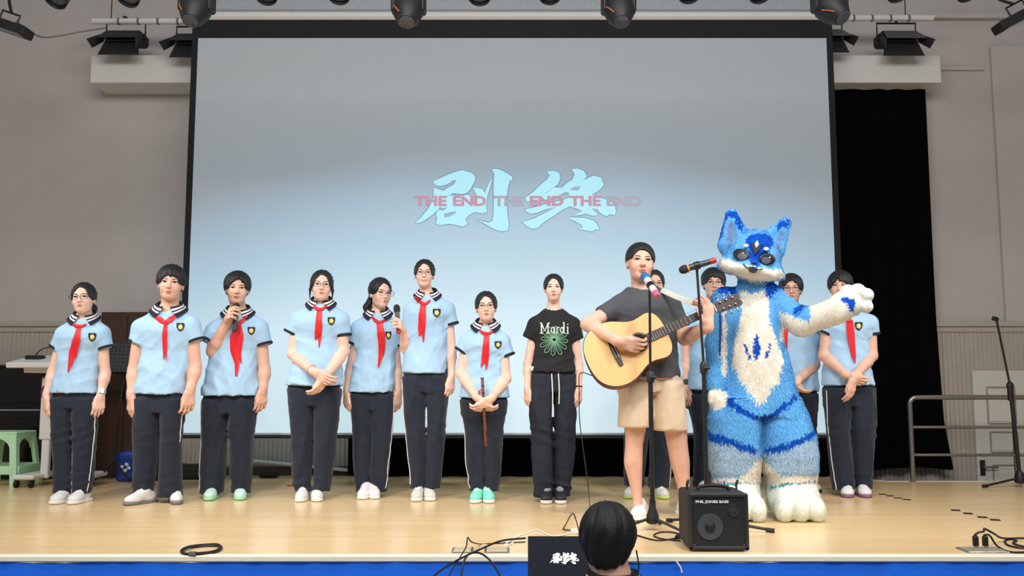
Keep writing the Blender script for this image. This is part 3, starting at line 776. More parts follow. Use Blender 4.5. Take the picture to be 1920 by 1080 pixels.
    if S.get('glasses'):
        mb = MB(); yy = -.47
        for sd in (-1, 1):
            ring = [Hc + Rm @ (np.array([sd*.15 + .115*math.copysign(abs(math.cos(t))**.75, math.cos(t)), yy, .0 + .085*math.copysign(abs(math.sin(t))**.8, math.sin(t))])*u) for t in np.linspace(0, 2*math.pi, 21)]
            mb.tube(ring, .0017, 5, False)
            mb.tube([Hc + Rm @ (np.array(p)*u) for p in ((sd*.265, yy, .03), (sd*.345, -.3, .03), (sd*.375, .05, .03))], .0017, 5)
        mb.tube([Hc + Rm @ (np.array(p)*u) for p in ((-.035, yy, .02), (0, yy-.015, .03), (.035, yy, .02))], .0017, 5)
        mb.build('glasses', M_WIRE, root)
    # ---- hair
    q = u*.98; Fh = Field(Hc - q, Hc + q*.95, .0055)
    def hf(X, Y, Z):
        x, y, z = (X-Hc[0])/u, (Y-Hc[1])/u, (Z-Hc[2])/u
        return hair_d(Rm[0,0]*x+Rm[1,0]*y+Rm[2,0]*z, Rm[0,1]*x+Rm[1,1]*y+Rm[2,1]*z, Rm[0,2]*x+Rm[1,2]*y+Rm[2,2]*z, style) * u
    Fh.add(hf, Hc - q, Hc + q)
    Fh.build('hair', M_HAIR, root)
    # ---- upper garment
    kind = S.get('top', 'polo'); mtop = {'polo': M_POLO, 'black': M_BLK, 'grey': M_GREY}[kind]
    zhem = min(tz)
    slo = [min(min(a - b for a, b in zip(cx, rx)), arms[0]['cuff'][0]-.1, shl[0]-.03) - .04, min(-max(ry), min(a['cuff'][1] for a in arms)-.09) - .04, zhem - .03]
    shi = [max(max(a + b for a, b in zip(cx, rx)), arms[1]['cuff'][0]+.1, shr[0]+.03) + .04, max(ry) + .05, zs_ + .09]
    for a in arms: slo[2] = min(slo[2], a['cuff'][2]-.1)
    Fs = Field(slo, shi, .0085)
    Fs.loft(zs, cx, np.zeros(len(zs)), rx, ry, .02, 2.25)
    for a in arms:
        d = nrm(a['cuff'] - a['S']); Lh = np.linalg.norm(a['cuff'] - a['S']); a['d'] = d
        far = a['S'] + d*(Lh+.05); r0 = .056*s; a['cw'] = max(a['cw'], .043*ar + .010); r1 = a['cw']*1.02 + (a['cw']-r0)*.05/max(Lh, .05)
        cuf = a['cuff']
        def fn(X, Y, Z, a0=a['S'], b0=far, r0=r0, r1=r1, d=d, cuf=cuf):
            return np.maximum(s_cap(X, Y, Z, a0, b0, r0, r1), (X-cuf[0])*d[0] + (Y-cuf[1])*d[1] + (Z-cuf[2])*d[2])
        Fs.add(fn, np.minimum(a['S'], far) - .11, np.maximum(a['S'], far) + .11, .035)
        Fs.cap(neck0 + np.array([a['side']*nr_*.9, .01, -.012]), a['S'] + np.array([-a['side']*.01, 0, .004]), .026*s, .048*s, .04)
    Fs.cap(neck0 + (0, -.012, -.004), nk, gn*1.24, gn*1.32, .008, True)     # neck opening
    wv = ridges(S.get('seed', 1), 5, (30, 75), (5, 25)); wv2 = ridges(S.get('seed', 1)+50, 5, (15, 45), (25, 70))
    def fold(X, Y, Z):
        lowr = np.clip((zs_ - .10 - Z) / .30, 0, 1)
        return .018*lowr*wv(X, Y, Z) + .015*wv2(X, Y, Z)*np.clip((zs_ + .0 - Z)/.12, 0, 1)*np.clip((hw*1.0 - np.abs(X-mid))/.04, .12, 1)
    Fs.displace(fold)
    shirt, SV, SQ = Fs.build({'polo': 'polo_shirt'}.get(kind, 't_shirt'), mtop, root, 1); st = bvh(SV, SQ)
    def onshirt(x, y, off=.006, dy=-.12):
        uu, vv = cv(x, y); d = ray(uu, vv); o = np.array([0, 0, CAMZ]) - O
        h = st.ray_cast(Vector(o), Vector(nrm(d)))
        b_ = np.array(h[0]) if h[0] is not None else at(uu, vv, D + dy) - O
        return b_ - nrm(d)*off
    if kind == 'polo':
        for a in arms:
            mb = MB(); d = a['d']; c0 = a['cuff'] - d*.016; r = a['cw']*1.03 + .002
            mb.lathe([(r*.99, 0), (r+.003, .003), (r+.003, .016), (r-.002, .020), (r-.012, .017), (r-.02, .01)], c0, d, 24)
            mb.build('cuff', M_NAVY, shirt)
        # collar
        Cc = neck0 + np.array([0, -.004, .02]); nc = 41; P = []; NR = 8
        tl = S.get('collar_tilt', .04)
        for r in range(NR + 1):
            t = r / NR; row = []
            for c in range(nc):
                w = -1 + 2*c/(nc-1); gap = R(14 + 20*t); ph = w*(math.pi - gap)      # 0 = nape
                pa = ph - R(az*.5)
                fr = (1 - math.cos(ph))/2                                           # 1 at the front
                rad = gn*1.12 + .003 + t*(.034 + .012*fr)*s
                zz = (.040 - .048*fr) - t*(.022 + (.026 + .022*max(0, abs(w)-.72)/.28)*fr) + .010*math.sin(min(t*3.2, 1)*math.pi)*.6
                row.append(Cc + np.array([rad*1.03*math.sin(pa), rad*math.cos(pa) - .012*fr, zz*s]))
            P.append(row)
        P2 = [[p + nrm(p - Cc)*.004 + np.array([0, 0, .002]) for p in row] for row in P]
        mb = MB(); mb.quad_grid(P2, rowmat=[0, 0, 1, 0, 1, 0, 0, 0]); mb.quad_grid([r[::-1] for r in P], rowmat=[0]*NR)
        for k_ in (0, nc-1): mb.quad_grid([[P[r][k_], P2[r][k_]] for r in range(NR+1)], mi=0)
        mb.quad_grid([P[-1], P2[-1]], mi=0)
        mb.build('collar', [M_NAVY, M_WHT], shirt, 60)
    if 'scarf' in S:
        sc_ = empty('neckerchief', (0, 0, 0)); sc_.parent = root
        kx, ky = S['scarf']['knot']; kn = onshirt(kx, ky, .012)
        for tl_ in S['scarf']['tails']:
            path = [onshirt(x, y, .010 if i else .014) for i, (x, y, w) in enumerate(tl_)]; wd = [wpx(w) for x, y, w in tl_]
            pp = smooth_path(path, 3); ww = list(np.interp(np.linspace(0, len(wd)-1, len(pp)), range(len(wd)), wd))
            strip(pp, ww, .005).build('tail', M_RED, sc_, 60)
        for bd in S['scarf'].get('bands', []):
            path = [onshirt(x, y, .012) for x, y, w in bd]; wd = [wpx(w) for x, y, w in bd]
            pp = smooth_path(path, 3); ww = list(np.interp(np.linspace(0, len(wd)-1, len(pp)), range(len(wd)), wd))
            strip(pp, ww, .006).build('band', M_RED, sc_, 60)
        mb = MB(); mb.ell(kn, (wpx(S['scarf'].get('kw', 22))/2, .014, .017), 14, 8); mb.build('knot', M_RED, sc_)
    if 'badge' in S:
        bx, by = S['badge']; hw_ = S.get('bw', 16); dx = S.get('bskew', 1.0)
        shp = [(-1, .85), (-.5, 1), (0, .9), (.5, 1), (1, .85), (.98, 0), (.6, -.7), (0, -1.1), (-.6, -.7), (-.98, 0)]
        def dec(sh_, k_, off):
            ring = [onshirt(bx + x*hw_*k_*dx, by - y*hw_*1.05*k_, off) for x, y in sh_]; c_ = onshirt(bx, by, off); return ring, c_
        bo = None
        for k_, off, m_, nm in ((1.0, .005, M_BADGE, 'badge'), (.55, .0075, M_YEL, 'emblem')):
            sh_ = shp if nm == 'badge' else [(math.cos(t)*(1+.15*math.cos(5*t)), math.sin(t)*1.1*(1+.15*math.cos(5*t))) for t in np.linspace(0, 2*math.pi, 16)[:-1]]
            ring, c_ = dec(sh_, k_, off); mb = MB(); n = len(ring); back = [p + np.array([0, .004, 0]) for p in ring]
            mb.v = [tuple(p) for p in ring + [c_] + back]
            for i in range(n): mb.f += [(i, (i+1) % n, n), (i, n+1+i, n+1+(i+1) % n, (i+1) % n)]; mb.m += [0, 0]
            o_ = mb.build(nm, m_, shirt if bo is None else bo, 20); bo = bo or o_
        mb = MB(); c_ = onshirt(bx, by, .010); mb.ell(c_, (wpx(hw_)*.2, .002, wpx(hw_)*.28), 10, 6); mb.build('crest', M_WHT, bo)
    # ---- trousers or shorts
    hips = S['hips']; hz = [L((a+b)/2, y)[2] for y, a, b in hips]; hcx = [L((a+b)/2, y)[0] for y, a, b in hips]; hrx = [wpx(b-a)/2 for y, a, b in hips]
    lkind = S.get('bottom', 'track'); mtr = {'track': M_TROU, 'para': M_TROU2, 'shorts': M_KHAKI}[lkind]
    legs = {}
    for k in ('legL', 'legR'):
        rws = S[k]; z_ = [L((a+b)/2, y)[2] for y, a, b in rws]; c_ = [L((a+b)/2, y)[0] for y, a, b in rws]; r_ = [wpx(b-a)/2 for y, a, b in rws]
        z2 = np.linspace(min(z_), max(z_), 40); o = np.argsort(z_); f = lambda a: np.interp(z2, np.array(z_)[o], np.array(a)[o])
        c2, r2 = f(c_), f(r_)
        for _ in range(3):
            c2[1:-1] = (c2[:-2]+2*c2[1:-1]+c2[2:])/4; r2[1:-1] = (r2[:-2]+2*r2[1:-1]+r2[2:])/4
        legs[k] = (z2, c2, r2)
    zb = min(legs[k][0].min() for k in legs)
    tlo = [min((legs[k][1]-legs[k][2]).min() for k in legs) - .04, -.17, zb - .02]; thi = [max((legs[k][1]+legs[k][2]).max() for k in legs) + .04, .19, max(hz) + .07]
    tlo[0] = min(tlo[0], min(a-b for a, b in zip(hcx, hrx))-.04); thi[0] = max(thi[0], max(a+b for a, b in zip(hcx, hrx))+.04)
    Ft = Field(tlo, thi, .009)
    Ft.loft([max(hz)+.05] + hz, [hcx[0]] + hcx, 0, [hrx[0]*.82, hrx[0]*.93] + hrx[1:], [min(.115, r*.56) for r in [hrx[0]*.9, hrx[0]*.95] + hrx[1:]], .02, 2.3)
    for k in legs:
        z2, c2, r2 = legs[k]
        cy = .005 + .012*np.cos(z2*5); Ft.loft(z2, c2, cy, r2, np.clip(r2*1.12, .06, .12), .008, 2.2)
    w1 = ridges(S.get('seed', 1)+7, 5, (30, 70), (4, 18)); w2 = ridges(S.get('seed', 1)+9, 5, (10, 35), (45, 95)); amp = 1.5 if lkind == 'para' else 1.0
    def pf(X, Y, Z):
        knee = np.exp(-((Z-.46)/.10)**2) + 1.3*np.exp(-((Z-.10)/.11)**2) + .5*np.exp(-((Z-.8)/.1)**2)
        return amp*(.016*w1(X, Y, Z) + .013*knee*w2(X, Y, Z))
    Ft.displace(pf)
    trou, TV, TQ = Ft.build('shorts' if lkind == 'shorts' else 'trousers', mtr, root, 1)
    if lkind == 'track':
        tt = bvh(TV, TQ)
        for k, sd in (('legL', -1), ('legR', 1)):
            z2, c2, r2 = legs[k]; pts = []
            for z, c, r in list(zip(z2, c2, r2))[::2]:
                h = tt.ray_cast(Vector((c + sd*.4, -r*.35, z)), Vector((-sd, 0, 0)))
                x = h[0][0] if h[0] is not None and abs(h[0][0]-c) < r*1.6 else c + sd*r*.9
                if pts and abs(x - pts[-1][0]) > .03: x = pts[-1][0]
                pts.append(np.array([x + sd*.001, -r*.35, z]))
            mb = MB(); mb.tube(pts, .0042, 6); mb.build('side_stripe', M_WHT, trou)
    if lkind == 'para':
        for x0, y0, x1, y1 in S['cords']:
            p0, p1 = L(x0, y0, -.125), L(x1, y1, -.15); mb = MB(); mb.tube(smooth_path([p0, (p0+p1)/2+(0.004, -.01, 0), p1], 4), .004, 6); mb.build('drawstring', M_WHT, trou)
    # ---- shoes
    for k, sh in (('L', S['shoeL']), ('R', S['shoeR'])):
        (txx, tyy), ang, up, so = sh; toe = ground(*cv(txx, tyy)); toe = toe*(1 + S.get('back', 0)/toe[1]) - O; ang += az*.8; ln = S.get('shoe_len', .235)*s**.5; wd_ = .043*S.get('shoe_w', 1.0)
        d = np.array([math.sin(R(ang)), -math.cos(R(ang)), 0]); sdv = np.array([d[1]*-1, d[0], 0]); base = toe - d*(ln*.5); base[2] = 0
        def tol(X, Y, Z): return (X-base[0])*d[0]+(Y-base[1])*d[1], (X-base[0])*sdv[0]+(Y-base[1])*sdv[1], Z + 0*X
        lo_ = base - ln*.62; hi_ = base + ln*.62; lo_[2] = -.012; hi_[2] = .15
        Fu = Field(lo_, hi_, .006)
        def upf(X, Y, Z):
            a, b, z = tol(X, Y, Z)
            q = s_ell(a, b, z, (ln*.24, 0, .035), (ln*.25, wd_*1.0, .036))
            q = smin(q, s_ell(a, b, z, (-ln*.20, 0, .042), (ln*.27, wd_*.86, .046)), .03)
            q = smin(q, s_cap(a, b, z, (ln*.14, 0, .05), (-ln*.12, 0, .085), .03, .034), .03)
            return np.maximum(q, .014 - z)
        Fu.add(upf, lo_, hi_)
        uo, _, _ = Fu.build('shoe', up, root, 1)
        Fo = Field(lo_, hi_, .006)
        def sof(X, Y, Z):
            a, b, z = tol(X, Y, Z)
            w_ = wd_*(1.0 - .16*np.exp(-((a+ln*.05)/(ln*.2))**2)) + .003
            q = (np.abs(a/(ln*.52))**3.2 + np.abs(b/w_)**2.6)**(1/2.9); dd = (q-1)*w_
            return smax(dd, np.abs(z-.0115-.006*np.clip(a/ln, 0, 1))-.0125, .006)
        Fo.add(sof, lo_, hi_); Fo.build('sole', so, uo)
        if S.get('laces', True):
            mb = MB()
            for i_ in range(3):
                a0 = ln*(.16 - .07*i_); zz = .086 + .011*i_
                pts = [base + d*a0 + sdv*t*wd_*.6 + np.array([0, 0, zz - .022*t*t]) for t in np.linspace(-1, 1, 6)]
                mb.tube(pts, .0034, 5)
            mb.build('lace', M_WHT, uo)
    # ---- small wear
    for a in arms:
        band = a['A'].get('band')
        if band:
            d = nrm(a['W'] - a['E']); c0 = a['W'] - d*.022; r = .0265*ar + .0015
            m_ = {'watch': M_WATCH, 'silver': M_SILV, 'red': M_REDB}[band]; w_ = .009 if band == 'red' else .02
            mb = MB(); mb.lathe([(r, -w_/2), (r+.004, -w_/2+.002), (r+.004, w_/2-.002), (r, w_/2)], c0, d, 20)
            o_ = mb.build('bracelet' if band == 'red' else 'wristwatch', m_, root)
            if band != 'red':
                fd = nrm(np.array([a['side']*.5, -1, 0]) - d*np.dot([a['side']*.5, -1, 0], d)); sdd = np.cross(d, fd)
                M_ = np.stack([sdd, d, fd], 1); mb = MB(); mb.box(c0 + fd*(r+.006), (.036, .04, .011), M_, .004); mb.build('watch_case', M_WATCH if band == 'watch' else M_SILV, o_)
    return dict(root=root, O=O, D=D, L=L, cv=cv, onshirt=onshirt, shirt=shirt, arms=arms, Hc=Hc, Rm=Rm, u=u, s=s, wpx=wpx)
SH_W = mat('white_shoe', (226, 226, 224), .6, bump=.05); SO_W = mat('white_sole', (232, 230, 226), .6)
SH_M = mat('mint_shoe', (130, 222, 200), .6, bump=.05); SH_MW = mat('mint_white_shoe', (200, 232, 222), .6); SO_M = mat('mint_sole', (160, 220, 180), .6)
SH_B = mat('black_shoe', (36, 36, 40), .6); SO_G = mat('grey_sole', (120, 120, 124), .6); SH_BE = mat('beige_shoe', (206, 208, 200), .6)
SH_P = mat('pink_white_shoe', (236, 226, 230), .6); SO_P = mat('purple_sole', (136, 92, 130), .6); SO_K = mat('black_sole', (40, 40, 42), .6); SO_L = mat('lime_sole', (196, 222, 120), .6)
HANG_L = dict(e1=(.05, -.12, -1), e2=(.75, -.65, 0), e3=(.65, .75, 0)); HANG_R = dict(e1=(-.05, -.12, -1), e2=(-.75, -.65, 0), e3=(-.65, .75, 0))
C1 = (60, 480, 2.25); C2 = (360, 480, 2.25); C3 = (630, 470, 2.25)
P = {}
P[1] = person(dict(crop=C1, label='girl at far left in school polo with glasses and a silver wristwatch', seed=11, foot=(150, 1050), skin='a', g='f',
  head=(222, 112, 246, -16, 3, -4), hair='low_bun', glasses=1, sh=((106, 300), (326, 296)), torso=[(400, 118, 285), (480, 104, 281), (578, 80, 279)],
  armL=dict(elbow=(88, 490, .01), wrist=(62, 588, -.04), cuff=(104, 391), cw=38, **HANG_L), armR=dict(elbow=(309, 495, .01), wrist=(290, 585, -.04), cuff=(311, 391), cw=52, band='silver', **HANG_R),
  hips=[(575, 82, 280), (640, 80, 282)], legL=[(600, 82, 180), (700, 86, 177), (850, 92, 172), (960, 90, 172), (1004, 88, 165)], legR=[(600, 178, 281), (700, 177, 272), (850, 175, 262), (960, 172, 250), (1004, 168, 238)],
  shoeL=((82, 1050), -28, SH_W, SO_W), shoeR=((160, 1050), -24, SH_W, SO_W), shoe_w=1.1,
  scarf=dict(knot=(196, 298), tails=[[(196, 298, 14), (188, 350, 30), (172, 410, 34), (152, 490, 5)], [(200, 300, 12), (192, 360, 20), (184, 430, 4)]], bands=[[(170, 286, 8), (184, 294, 14), (196, 299, 14)], [(230, 288, 8), (212, 295, 12), (198, 299, 14)]]),
  badge=(254, 342), bw=17))
P[2] = person(dict(crop=C1, label='tall short haired boy in school polo beside the brown cabinet', seed=12, foot=(515, 1052), skin='b', g='m',
  head=(590, 38, 190, -6, 0, 3), hair='boy', sh=((428, 270), (706, 262)), torso=[(400, 466, 668), (480, 450, 664), (582, 436, 650)],
  armL=dict(elbow=(432, 480, .01), wrist=(420, 585, -.05), cuff=(447, 366), cw=60, **HANG_L), armR=dict(elbow=(688, 470, .01), wrist=(668, 562, -.05), cuff=(690, 361), cw=50, **HANG_R),
  hips=[(578, 437, 650), (660, 434, 646)], legL=[(600, 436, 545), (750, 430, 536), (900, 428, 520), (980, 424, 508), (1022, 416, 498)], legR=[(600, 542, 648), (750, 545, 632), (900, 538, 628), (980, 530, 628), (1018, 526, 626)],
  shoeL=((390, 1054), -46, SH_W, SO_G), shoeR=((612, 1050), 8, SH_W, SO_G),
  scarf=dict(knot=(563, 282), kw=16, tails=[[(563, 284, 14), (560, 330, 20), (558, 380, 16), (556, 435, 4)], [(564, 290, 10), (564, 350, 12), (566, 440, 3)]], bands=[[(520, 255, 14), (540, 268, 24), (563, 284, 16)], [(604, 252, 14), (584, 268, 24), (563, 284, 16)]]),
  badge=(626, 299), bw=17))
P[3] = person(dict(crop=C2, label='boy in mint shoes raising a microphone to his mouth', seed=13, back=.17, foot=(135, 1046), skin='b', g='m',
  head=(194, 65, 206, 0, -2, 2), hair='boy2', sh=((66, 280), (318, 272)), torso=[(400, 82, 278), (480, 62, 279), (588, 42, 284)],
  armL=dict(elbow=(86, 402, -.06), wrist=(150, 272, -.17), cuff=(66, 362, -.03), cw=46, e1=(.35, -.8, .45), e2=(.1, .2, 1), e3=(1, .3, 0), curl=(.7, 1.1, .8), thumb=(.5, .5, .6)),
  armR=dict(elbow=(306, 480, .01), wrist=(300, 560, -.04), cuff=(303, 376), cw=52, **HANG_R),
  hips=[(585, 46, 280), (665, 45, 274)], legL=[(605, 46, 160), (750, 45, 150), (900, 36, 136), (1000, 32, 128)], legR=[(605, 155, 276), (750, 160, 262), (900, 162, 250), (1000, 164, 240)],
  shoeL=((66, 1047), -8, SH_MW, SO_M), shoeR=((204, 1045), 6, SH_MW, SO_M), shoe_w=1.05,
  scarf=dict(knot=(192, 288), tails=[[(192, 290, 22), (184, 340, 46), (182, 400, 40), (190, 450, 20), (186, 505, 10)], [(196, 290, 20), (204, 340, 26), (200, 400, 16), (208, 450, 4)]], bands=[[(150, 250, 8), (168, 272, 16), (190, 288, 16)], [(232, 250, 8), (214, 272, 16), (194, 288, 16)]]),
  badge=(250, 315), bw=16))
def CL(sd, dz=0): return dict(e1=(-sd*.62, -.1, -.75), e2=(sd*.15, -.9, .35), e3=(-sd*.5, .8, .1), curl=(.35, .5, .3))
P[4] = person(dict(crop=C2, label='girl with round glasses clasping hands with a red bracelet', seed=14, foot=(494, 1040), skin='a', g='f', armw=1.15,
  head=(549, 60, 192, 0, 2, 2), hair='wisps', glasses=1, smile=.4, sh=((420, 236), (660, 238)), torso=[(350, 440, 616), (440, 424, 634), (547, 396, 636)],
  armL=dict(elbow=(424, 412, -.02), wrist=(512, 486, -.22), cuff=(421, 328), cw=46, band='red', e1=(.8, -.15, -.5), e2=(.4, -.3, .7), e3=(0, 1, 0), curl=(.35, .5, .3)),
  armR=dict(elbow=(640, 402, -.02), wrist=(568, 505, -.19), cuff=(637, 338), cw=46, e1=(-.5, -.1, -.9), e2=(-.4, -.75, .2), e3=(-.3, .8, 0), curl=(.35, .5, .3)),
  hips=[(540, 404, 634), (630, 410, 628)], legL=[(560, 405, 520), (750, 420, 512), (900, 420, 505), (994, 430, 498)], legR=[(560, 515, 632), (750, 515, 612), (900, 514, 594), (994, 506, 580)],
  shoeL=((452, 1040), -8, SH_W, SO_W), shoeR=((530, 1038), 6, SH_W, SO_W),
  scarf=dict(knot=(537, 228), tails=[[(537, 230, 20), (534, 270, 24), (530, 320, 26), (520, 352, 6)], [(540, 232, 16), (540, 290, 18), (538, 345, 14), (536, 386, 4)]], bands=[[(512, 208, 8), (524, 220, 14), (537, 229, 14)], [(570, 210, 6), (553, 221, 12), (538, 229, 14)]]),
  badge=(588, 274), bw=16))
P[5] = person(dict(crop=C3, label='girl with low ponytail and glasses turned toward the tall girl', seed=15, back=.14, foot=(136, 1060), skin='a', g='f',
  head=(189, 115, 243, 24, -3, 2), hair='pony_l', glasses=1, sh=((66, 300), (272, 300)), torso=[(420, 88, 250), (500, 70, 250), (597, 50, 246)],
  armL=dict(elbow=(63, 490, .01), wrist=(46, 590, -.03), cuff=(70, 395), cw=48, **HANG_L), armR=dict(elbow=(256, 490, .06), wrist=(262, 592, .02), cuff=(250, 400, .03), cw=40, **HANG_R),
  hips=[(590, 56, 248), (670, 60, 246)], legL=[(605, 57, 156), (750, 68, 152), (900, 74, 144), (1018, 82, 142)], legR=[(605, 152, 248), (750, 152, 240), (900, 146, 226), (1018, 146, 214)],
  shoeL=((106, 1062), -10, SH_P, SO_W), shoeR=((164, 1060), 6, SH_P, SO_W),
  scarf=dict(knot=(182, 304), tails=[[(182, 305, 24), (190, 350, 32), (192, 420, 26), (178, 492, 5)], [(186, 306, 16), (197, 360, 20), (198, 440, 8)]], bands=[[(152, 278, 8), (166, 294, 14), (182, 305, 14)], [(214, 286, 6), (200, 297, 12), (184, 305, 14)]]),
  badge=(221, 357), bw=16, bskew=.8))
P[6] = person(dict(crop=C3, label='tallest smiling girl in school polo holding a microphone at her chest', seed=16, foot=(368, 1060), skin='a', g='f', smile=1,
  head=(374, 37, 158, -2, 2, 1), hair='part', glasses=1, sh=((290, 222), (498, 220)), torso=[(330, 312, 470), (420, 292, 470), (518, 274, 472)],
  armL=dict(elbow=(292, 414, -.02), wrist=(282, 336, -.13), cuff=(298, 345, .01), cw=38, e1=(-.12, -.85, .45), e2=(-.1, .2, 1), e3=(-1, .1, 0), curl=(.7, 1.1, .8), thumb=(.5, .5, .6)),
  armR=dict(elbow=(489, 420, .01), wrist=(486, 530, -.05), cuff=(489, 314), cw=50, **HANG_R),
  hips=[(512, 276, 480), (600, 280, 476)], legL=[(530, 277, 384), (700, 290, 378), (850, 304, 378), (1004, 312, 374)], legR=[(530, 378, 480), (700, 384, 466), (850, 382, 454), (1004, 374, 440)],
  shoeL=((334, 1060), -8, SH_BE, SO_W), shoeR=((400, 1058), 8, SH_BE, SO_W),
  scarf=dict(knot=(368, 226), tails=[[(368, 228, 22), (362, 270, 26), (358, 330, 24), (352, 358, 8)], [(371, 228, 16), (370, 290, 18), (368, 350, 12), (369, 384, 4)]], bands=[[(332, 194, 10), (350, 212, 16), (368, 227, 16)], [(398, 208, 6), (384, 220, 12), (370, 227, 14)]]),
  badge=(425, 262), bw=17))
P[7] = person(dict(crop=C3, label='shortest girl with glasses holding a brown flute in both hands', seed=17, foot=(613, 1068), skin='a', g='f', armw=1.1,
  head=(634, 172, 302, 0, 2, -2), hair='part', glasses=1, sh=((528, 352), (730, 352)), torso=[(450, 552, 704), (530, 540, 712), (620, 518, 730)],
  armL=dict(elbow=(528, 520, -.02), wrist=(594, 618, -.20), cuff=(530, 429), cw=44, e1=(.65, -.1, -.7), e2=(.3, -.7, .5), e3=(.2, .9, 0), curl=(.5, .7, .5)),
  armR=dict(elbow=(716, 540, -.02), wrist=(656, 622, -.22), cuff=(722, 446), cw=44, e1=(-.7, -.15, -.6), e2=(-.3, -.5, .6), e3=(-.1, .9, 0), curl=(.5, .7, .5)),
  hips=[(614, 522, 728), (690, 532, 718)], legL=[(632, 524, 628), (750, 544, 626), (900, 550, 626), (1014, 560, 622)], legR=[(632, 622, 726), (750, 626, 706), (900, 624, 698), (1014, 624, 686)],
  shoeL=((582, 1068), -10, SH_M, SO_W), shoeR=((650, 1068), 8, SH_M, SO_W),
  scarf=dict(knot=(635, 352), tails=[[(635, 354, 20), (632, 400, 24), (626, 450, 24), (612, 490, 4)], [(638, 354, 16), (637, 420, 18), (635, 470, 14), (634, 500, 4)]], bands=[[(606, 336, 8), (620, 346, 14), (635, 353, 14)], [(664, 338, 6), (650, 347, 12), (636, 353, 14)]]),
  badge=(684, 397), bw=15))
C4 = (940, 480, 2.076)
P[8] = person(dict(crop=C4, label='girl in cropped black tee with white lettering and a green daisy print', seed=18, foot=(202, 966), skin='a', g='f', top='black', bottom='para',
  nb=212, head=(203, 70, 178, 0, 0, 0), hair='part', sh=((106, 242), (304, 242)), torso=[(340, 130, 274), (400, 124, 282), (452, 114, 292)],
  armL=dict(elbow=(104, 420, .01), wrist=(102, 515, -.03), cuff=(105, 322), cw=44, **HANG_L), armR=dict(elbow=(300, 420, .01), wrist=(301, 515, -.03), cuff=(297, 328), cw=42, **HANG_R),
  hips=[(446, 112, 292), (530, 108, 292)], legL=[(462, 110, 206), (600, 110, 200), (750, 118, 202), (860, 122, 206), (936, 130, 206)], legR=[(462, 200, 292), (600, 206, 290), (750, 208, 285), (860, 207, 276), (936, 207, 268)],
  cords=[(196, 458, 199, 626), (222, 458, 224, 576)], shoeL=((172, 967), -6, SH_B, SO_W), shoeR=((234, 967), 4, SH_B, SO_W)))
GU = person(dict(crop=(0, 0, 1), label='guitarist in charcoal tee and beige shorts singing at the microphone stand', seed=19, foot=(1225, 979), skin='b', g='m', top='grey', bottom='shorts',
  head=(1200, 455, 529, 9, 3, 3), hair='crop', nb=541, sh=((1146, 555), (1274, 555)), torso=[(600, 1152, 1268), (650, 1152, 1270), (708, 1150, 1273)],
  armL=dict(elbow=(1102, 608, -.10), wrist=(1158, 639, -.30), cuff=(1127, 594, -.04), cw=34, e1=(.9, -.05, -.25), e2=(.2, -.35, .9), e3=(.1, 1, .1), curl=(.4, .7, .5)),
  armR=dict(elbow=(1284, 634, -.06), wrist=(1328, 612, -.30), cuff=(1276, 616, -.03), cw=34, band='red', e1=(.02, -.1, 1), e2=(-.7, -.5, 0), e3=(-.3, 1, 0), curl=(.3, .7, .6), thumb=(.8, .2, .8)),
  hips=[(702, 1163, 1280), (735, 1161, 1284)], legL=[(715, 1162, 1226), (760, 1160, 1225), (801, 1158, 1222)], legR=[(715, 1220, 1281), (760, 1222, 1285), (807, 1226, 1288)],
  legs_bare=dict(legL=[(760, 1168, 1218), (810, 1173, 1210), (835, 1174, 1206), (868, 1171, 1206), (905, 1181, 1205), (935, 1188, 1205), (952, 1187, 1206)], legR=[(760, 1232, 1280), (810, 1247, 1288), (835, 1252, 1290), (868, 1259, 1295), (905, 1270, 1295), (935, 1276, 1293), (952, 1275, 1294)]),
  shoeL=((1194, 977), -8, SH_W, SO_W), shoeR=((1292, 975), 4, SH_W, SO_W), shoe_w=1.2, shoe_len=.30))
CB = (1260, 380, 1.742)
P[9] = person(dict(crop=(0, 0, 1), label='girl almost hidden behind the guitarist wearing white and lime trainers', seed=20, foot=(1212, 937), skin='b', g='f',
  head=(1226, 506, 560, 8, 0, 0), hair='part', glasses=1, sh=((1172, 590), (1292, 588)), torso=[(650, 1182, 1278), (690, 1178, 1278), (725, 1172, 1282)],
  armL=dict(elbow=(1172, 680, .01), wrist=(1178, 722, -.03), cuff=(1176, 636), cw=22, **HANG_L), armR=dict(elbow=(1284, 678, .01), wrist=(1281, 722, -.03), cuff=(1286, 640), cw=24, band='watch', **HANG_R),
  hips=[(722, 1176, 1280), (760, 1176, 1276)], legL=[(735, 1176, 1228), (820, 1170, 1216), (900, 1170, 1208), (912, 1170, 1208)], legR=[(735, 1224, 1279), (820, 1222, 1262), (900, 1216, 1256), (914, 1214, 1254)],
  shoeL=((1176, 936), -20, SH_W, SO_L), shoeR=((1250, 937), 22, SH_W, SO_L)))
P[10] = person(dict(crop=(0, 0, 1), label='boy with glasses peering between the guitarist and the blue costume', seed=21, back=.28, foot=(1336, 934), skin='b', g='m',
  head=(1337, 502, 560, 4, 0, 2), hair='boy', glasses=1, sh=((1280, 588), (1396, 588)), torso=[(650, 1292, 1384), (690, 1288, 1386), (730, 1284, 1388)],
  armL=dict(elbow=(1284, 680, .01), wrist=(1286, 724, -.03), cuff=(1284, 636), cw=26, **HANG_L), armR=dict(elbow=(1392, 680, .01), wrist=(1390, 724, -.03), cuff=(1392, 636), cw=26, **HANG_R),
  hips=[(726, 1288, 1386), (765, 1288, 1384)], legL=[(740, 1288, 1338), (820, 1302, 1336), (905, 1300, 1332), (918, 1300, 1330)], legR=[(740, 1334, 1384), (820, 1338, 1376), (905, 1340, 1374), (918, 1342, 1374)],
  shoeL=((1318, 934), -6, SH_W, SO_G), shoeR=((1358, 934), 8, SH_W, SO_G)))
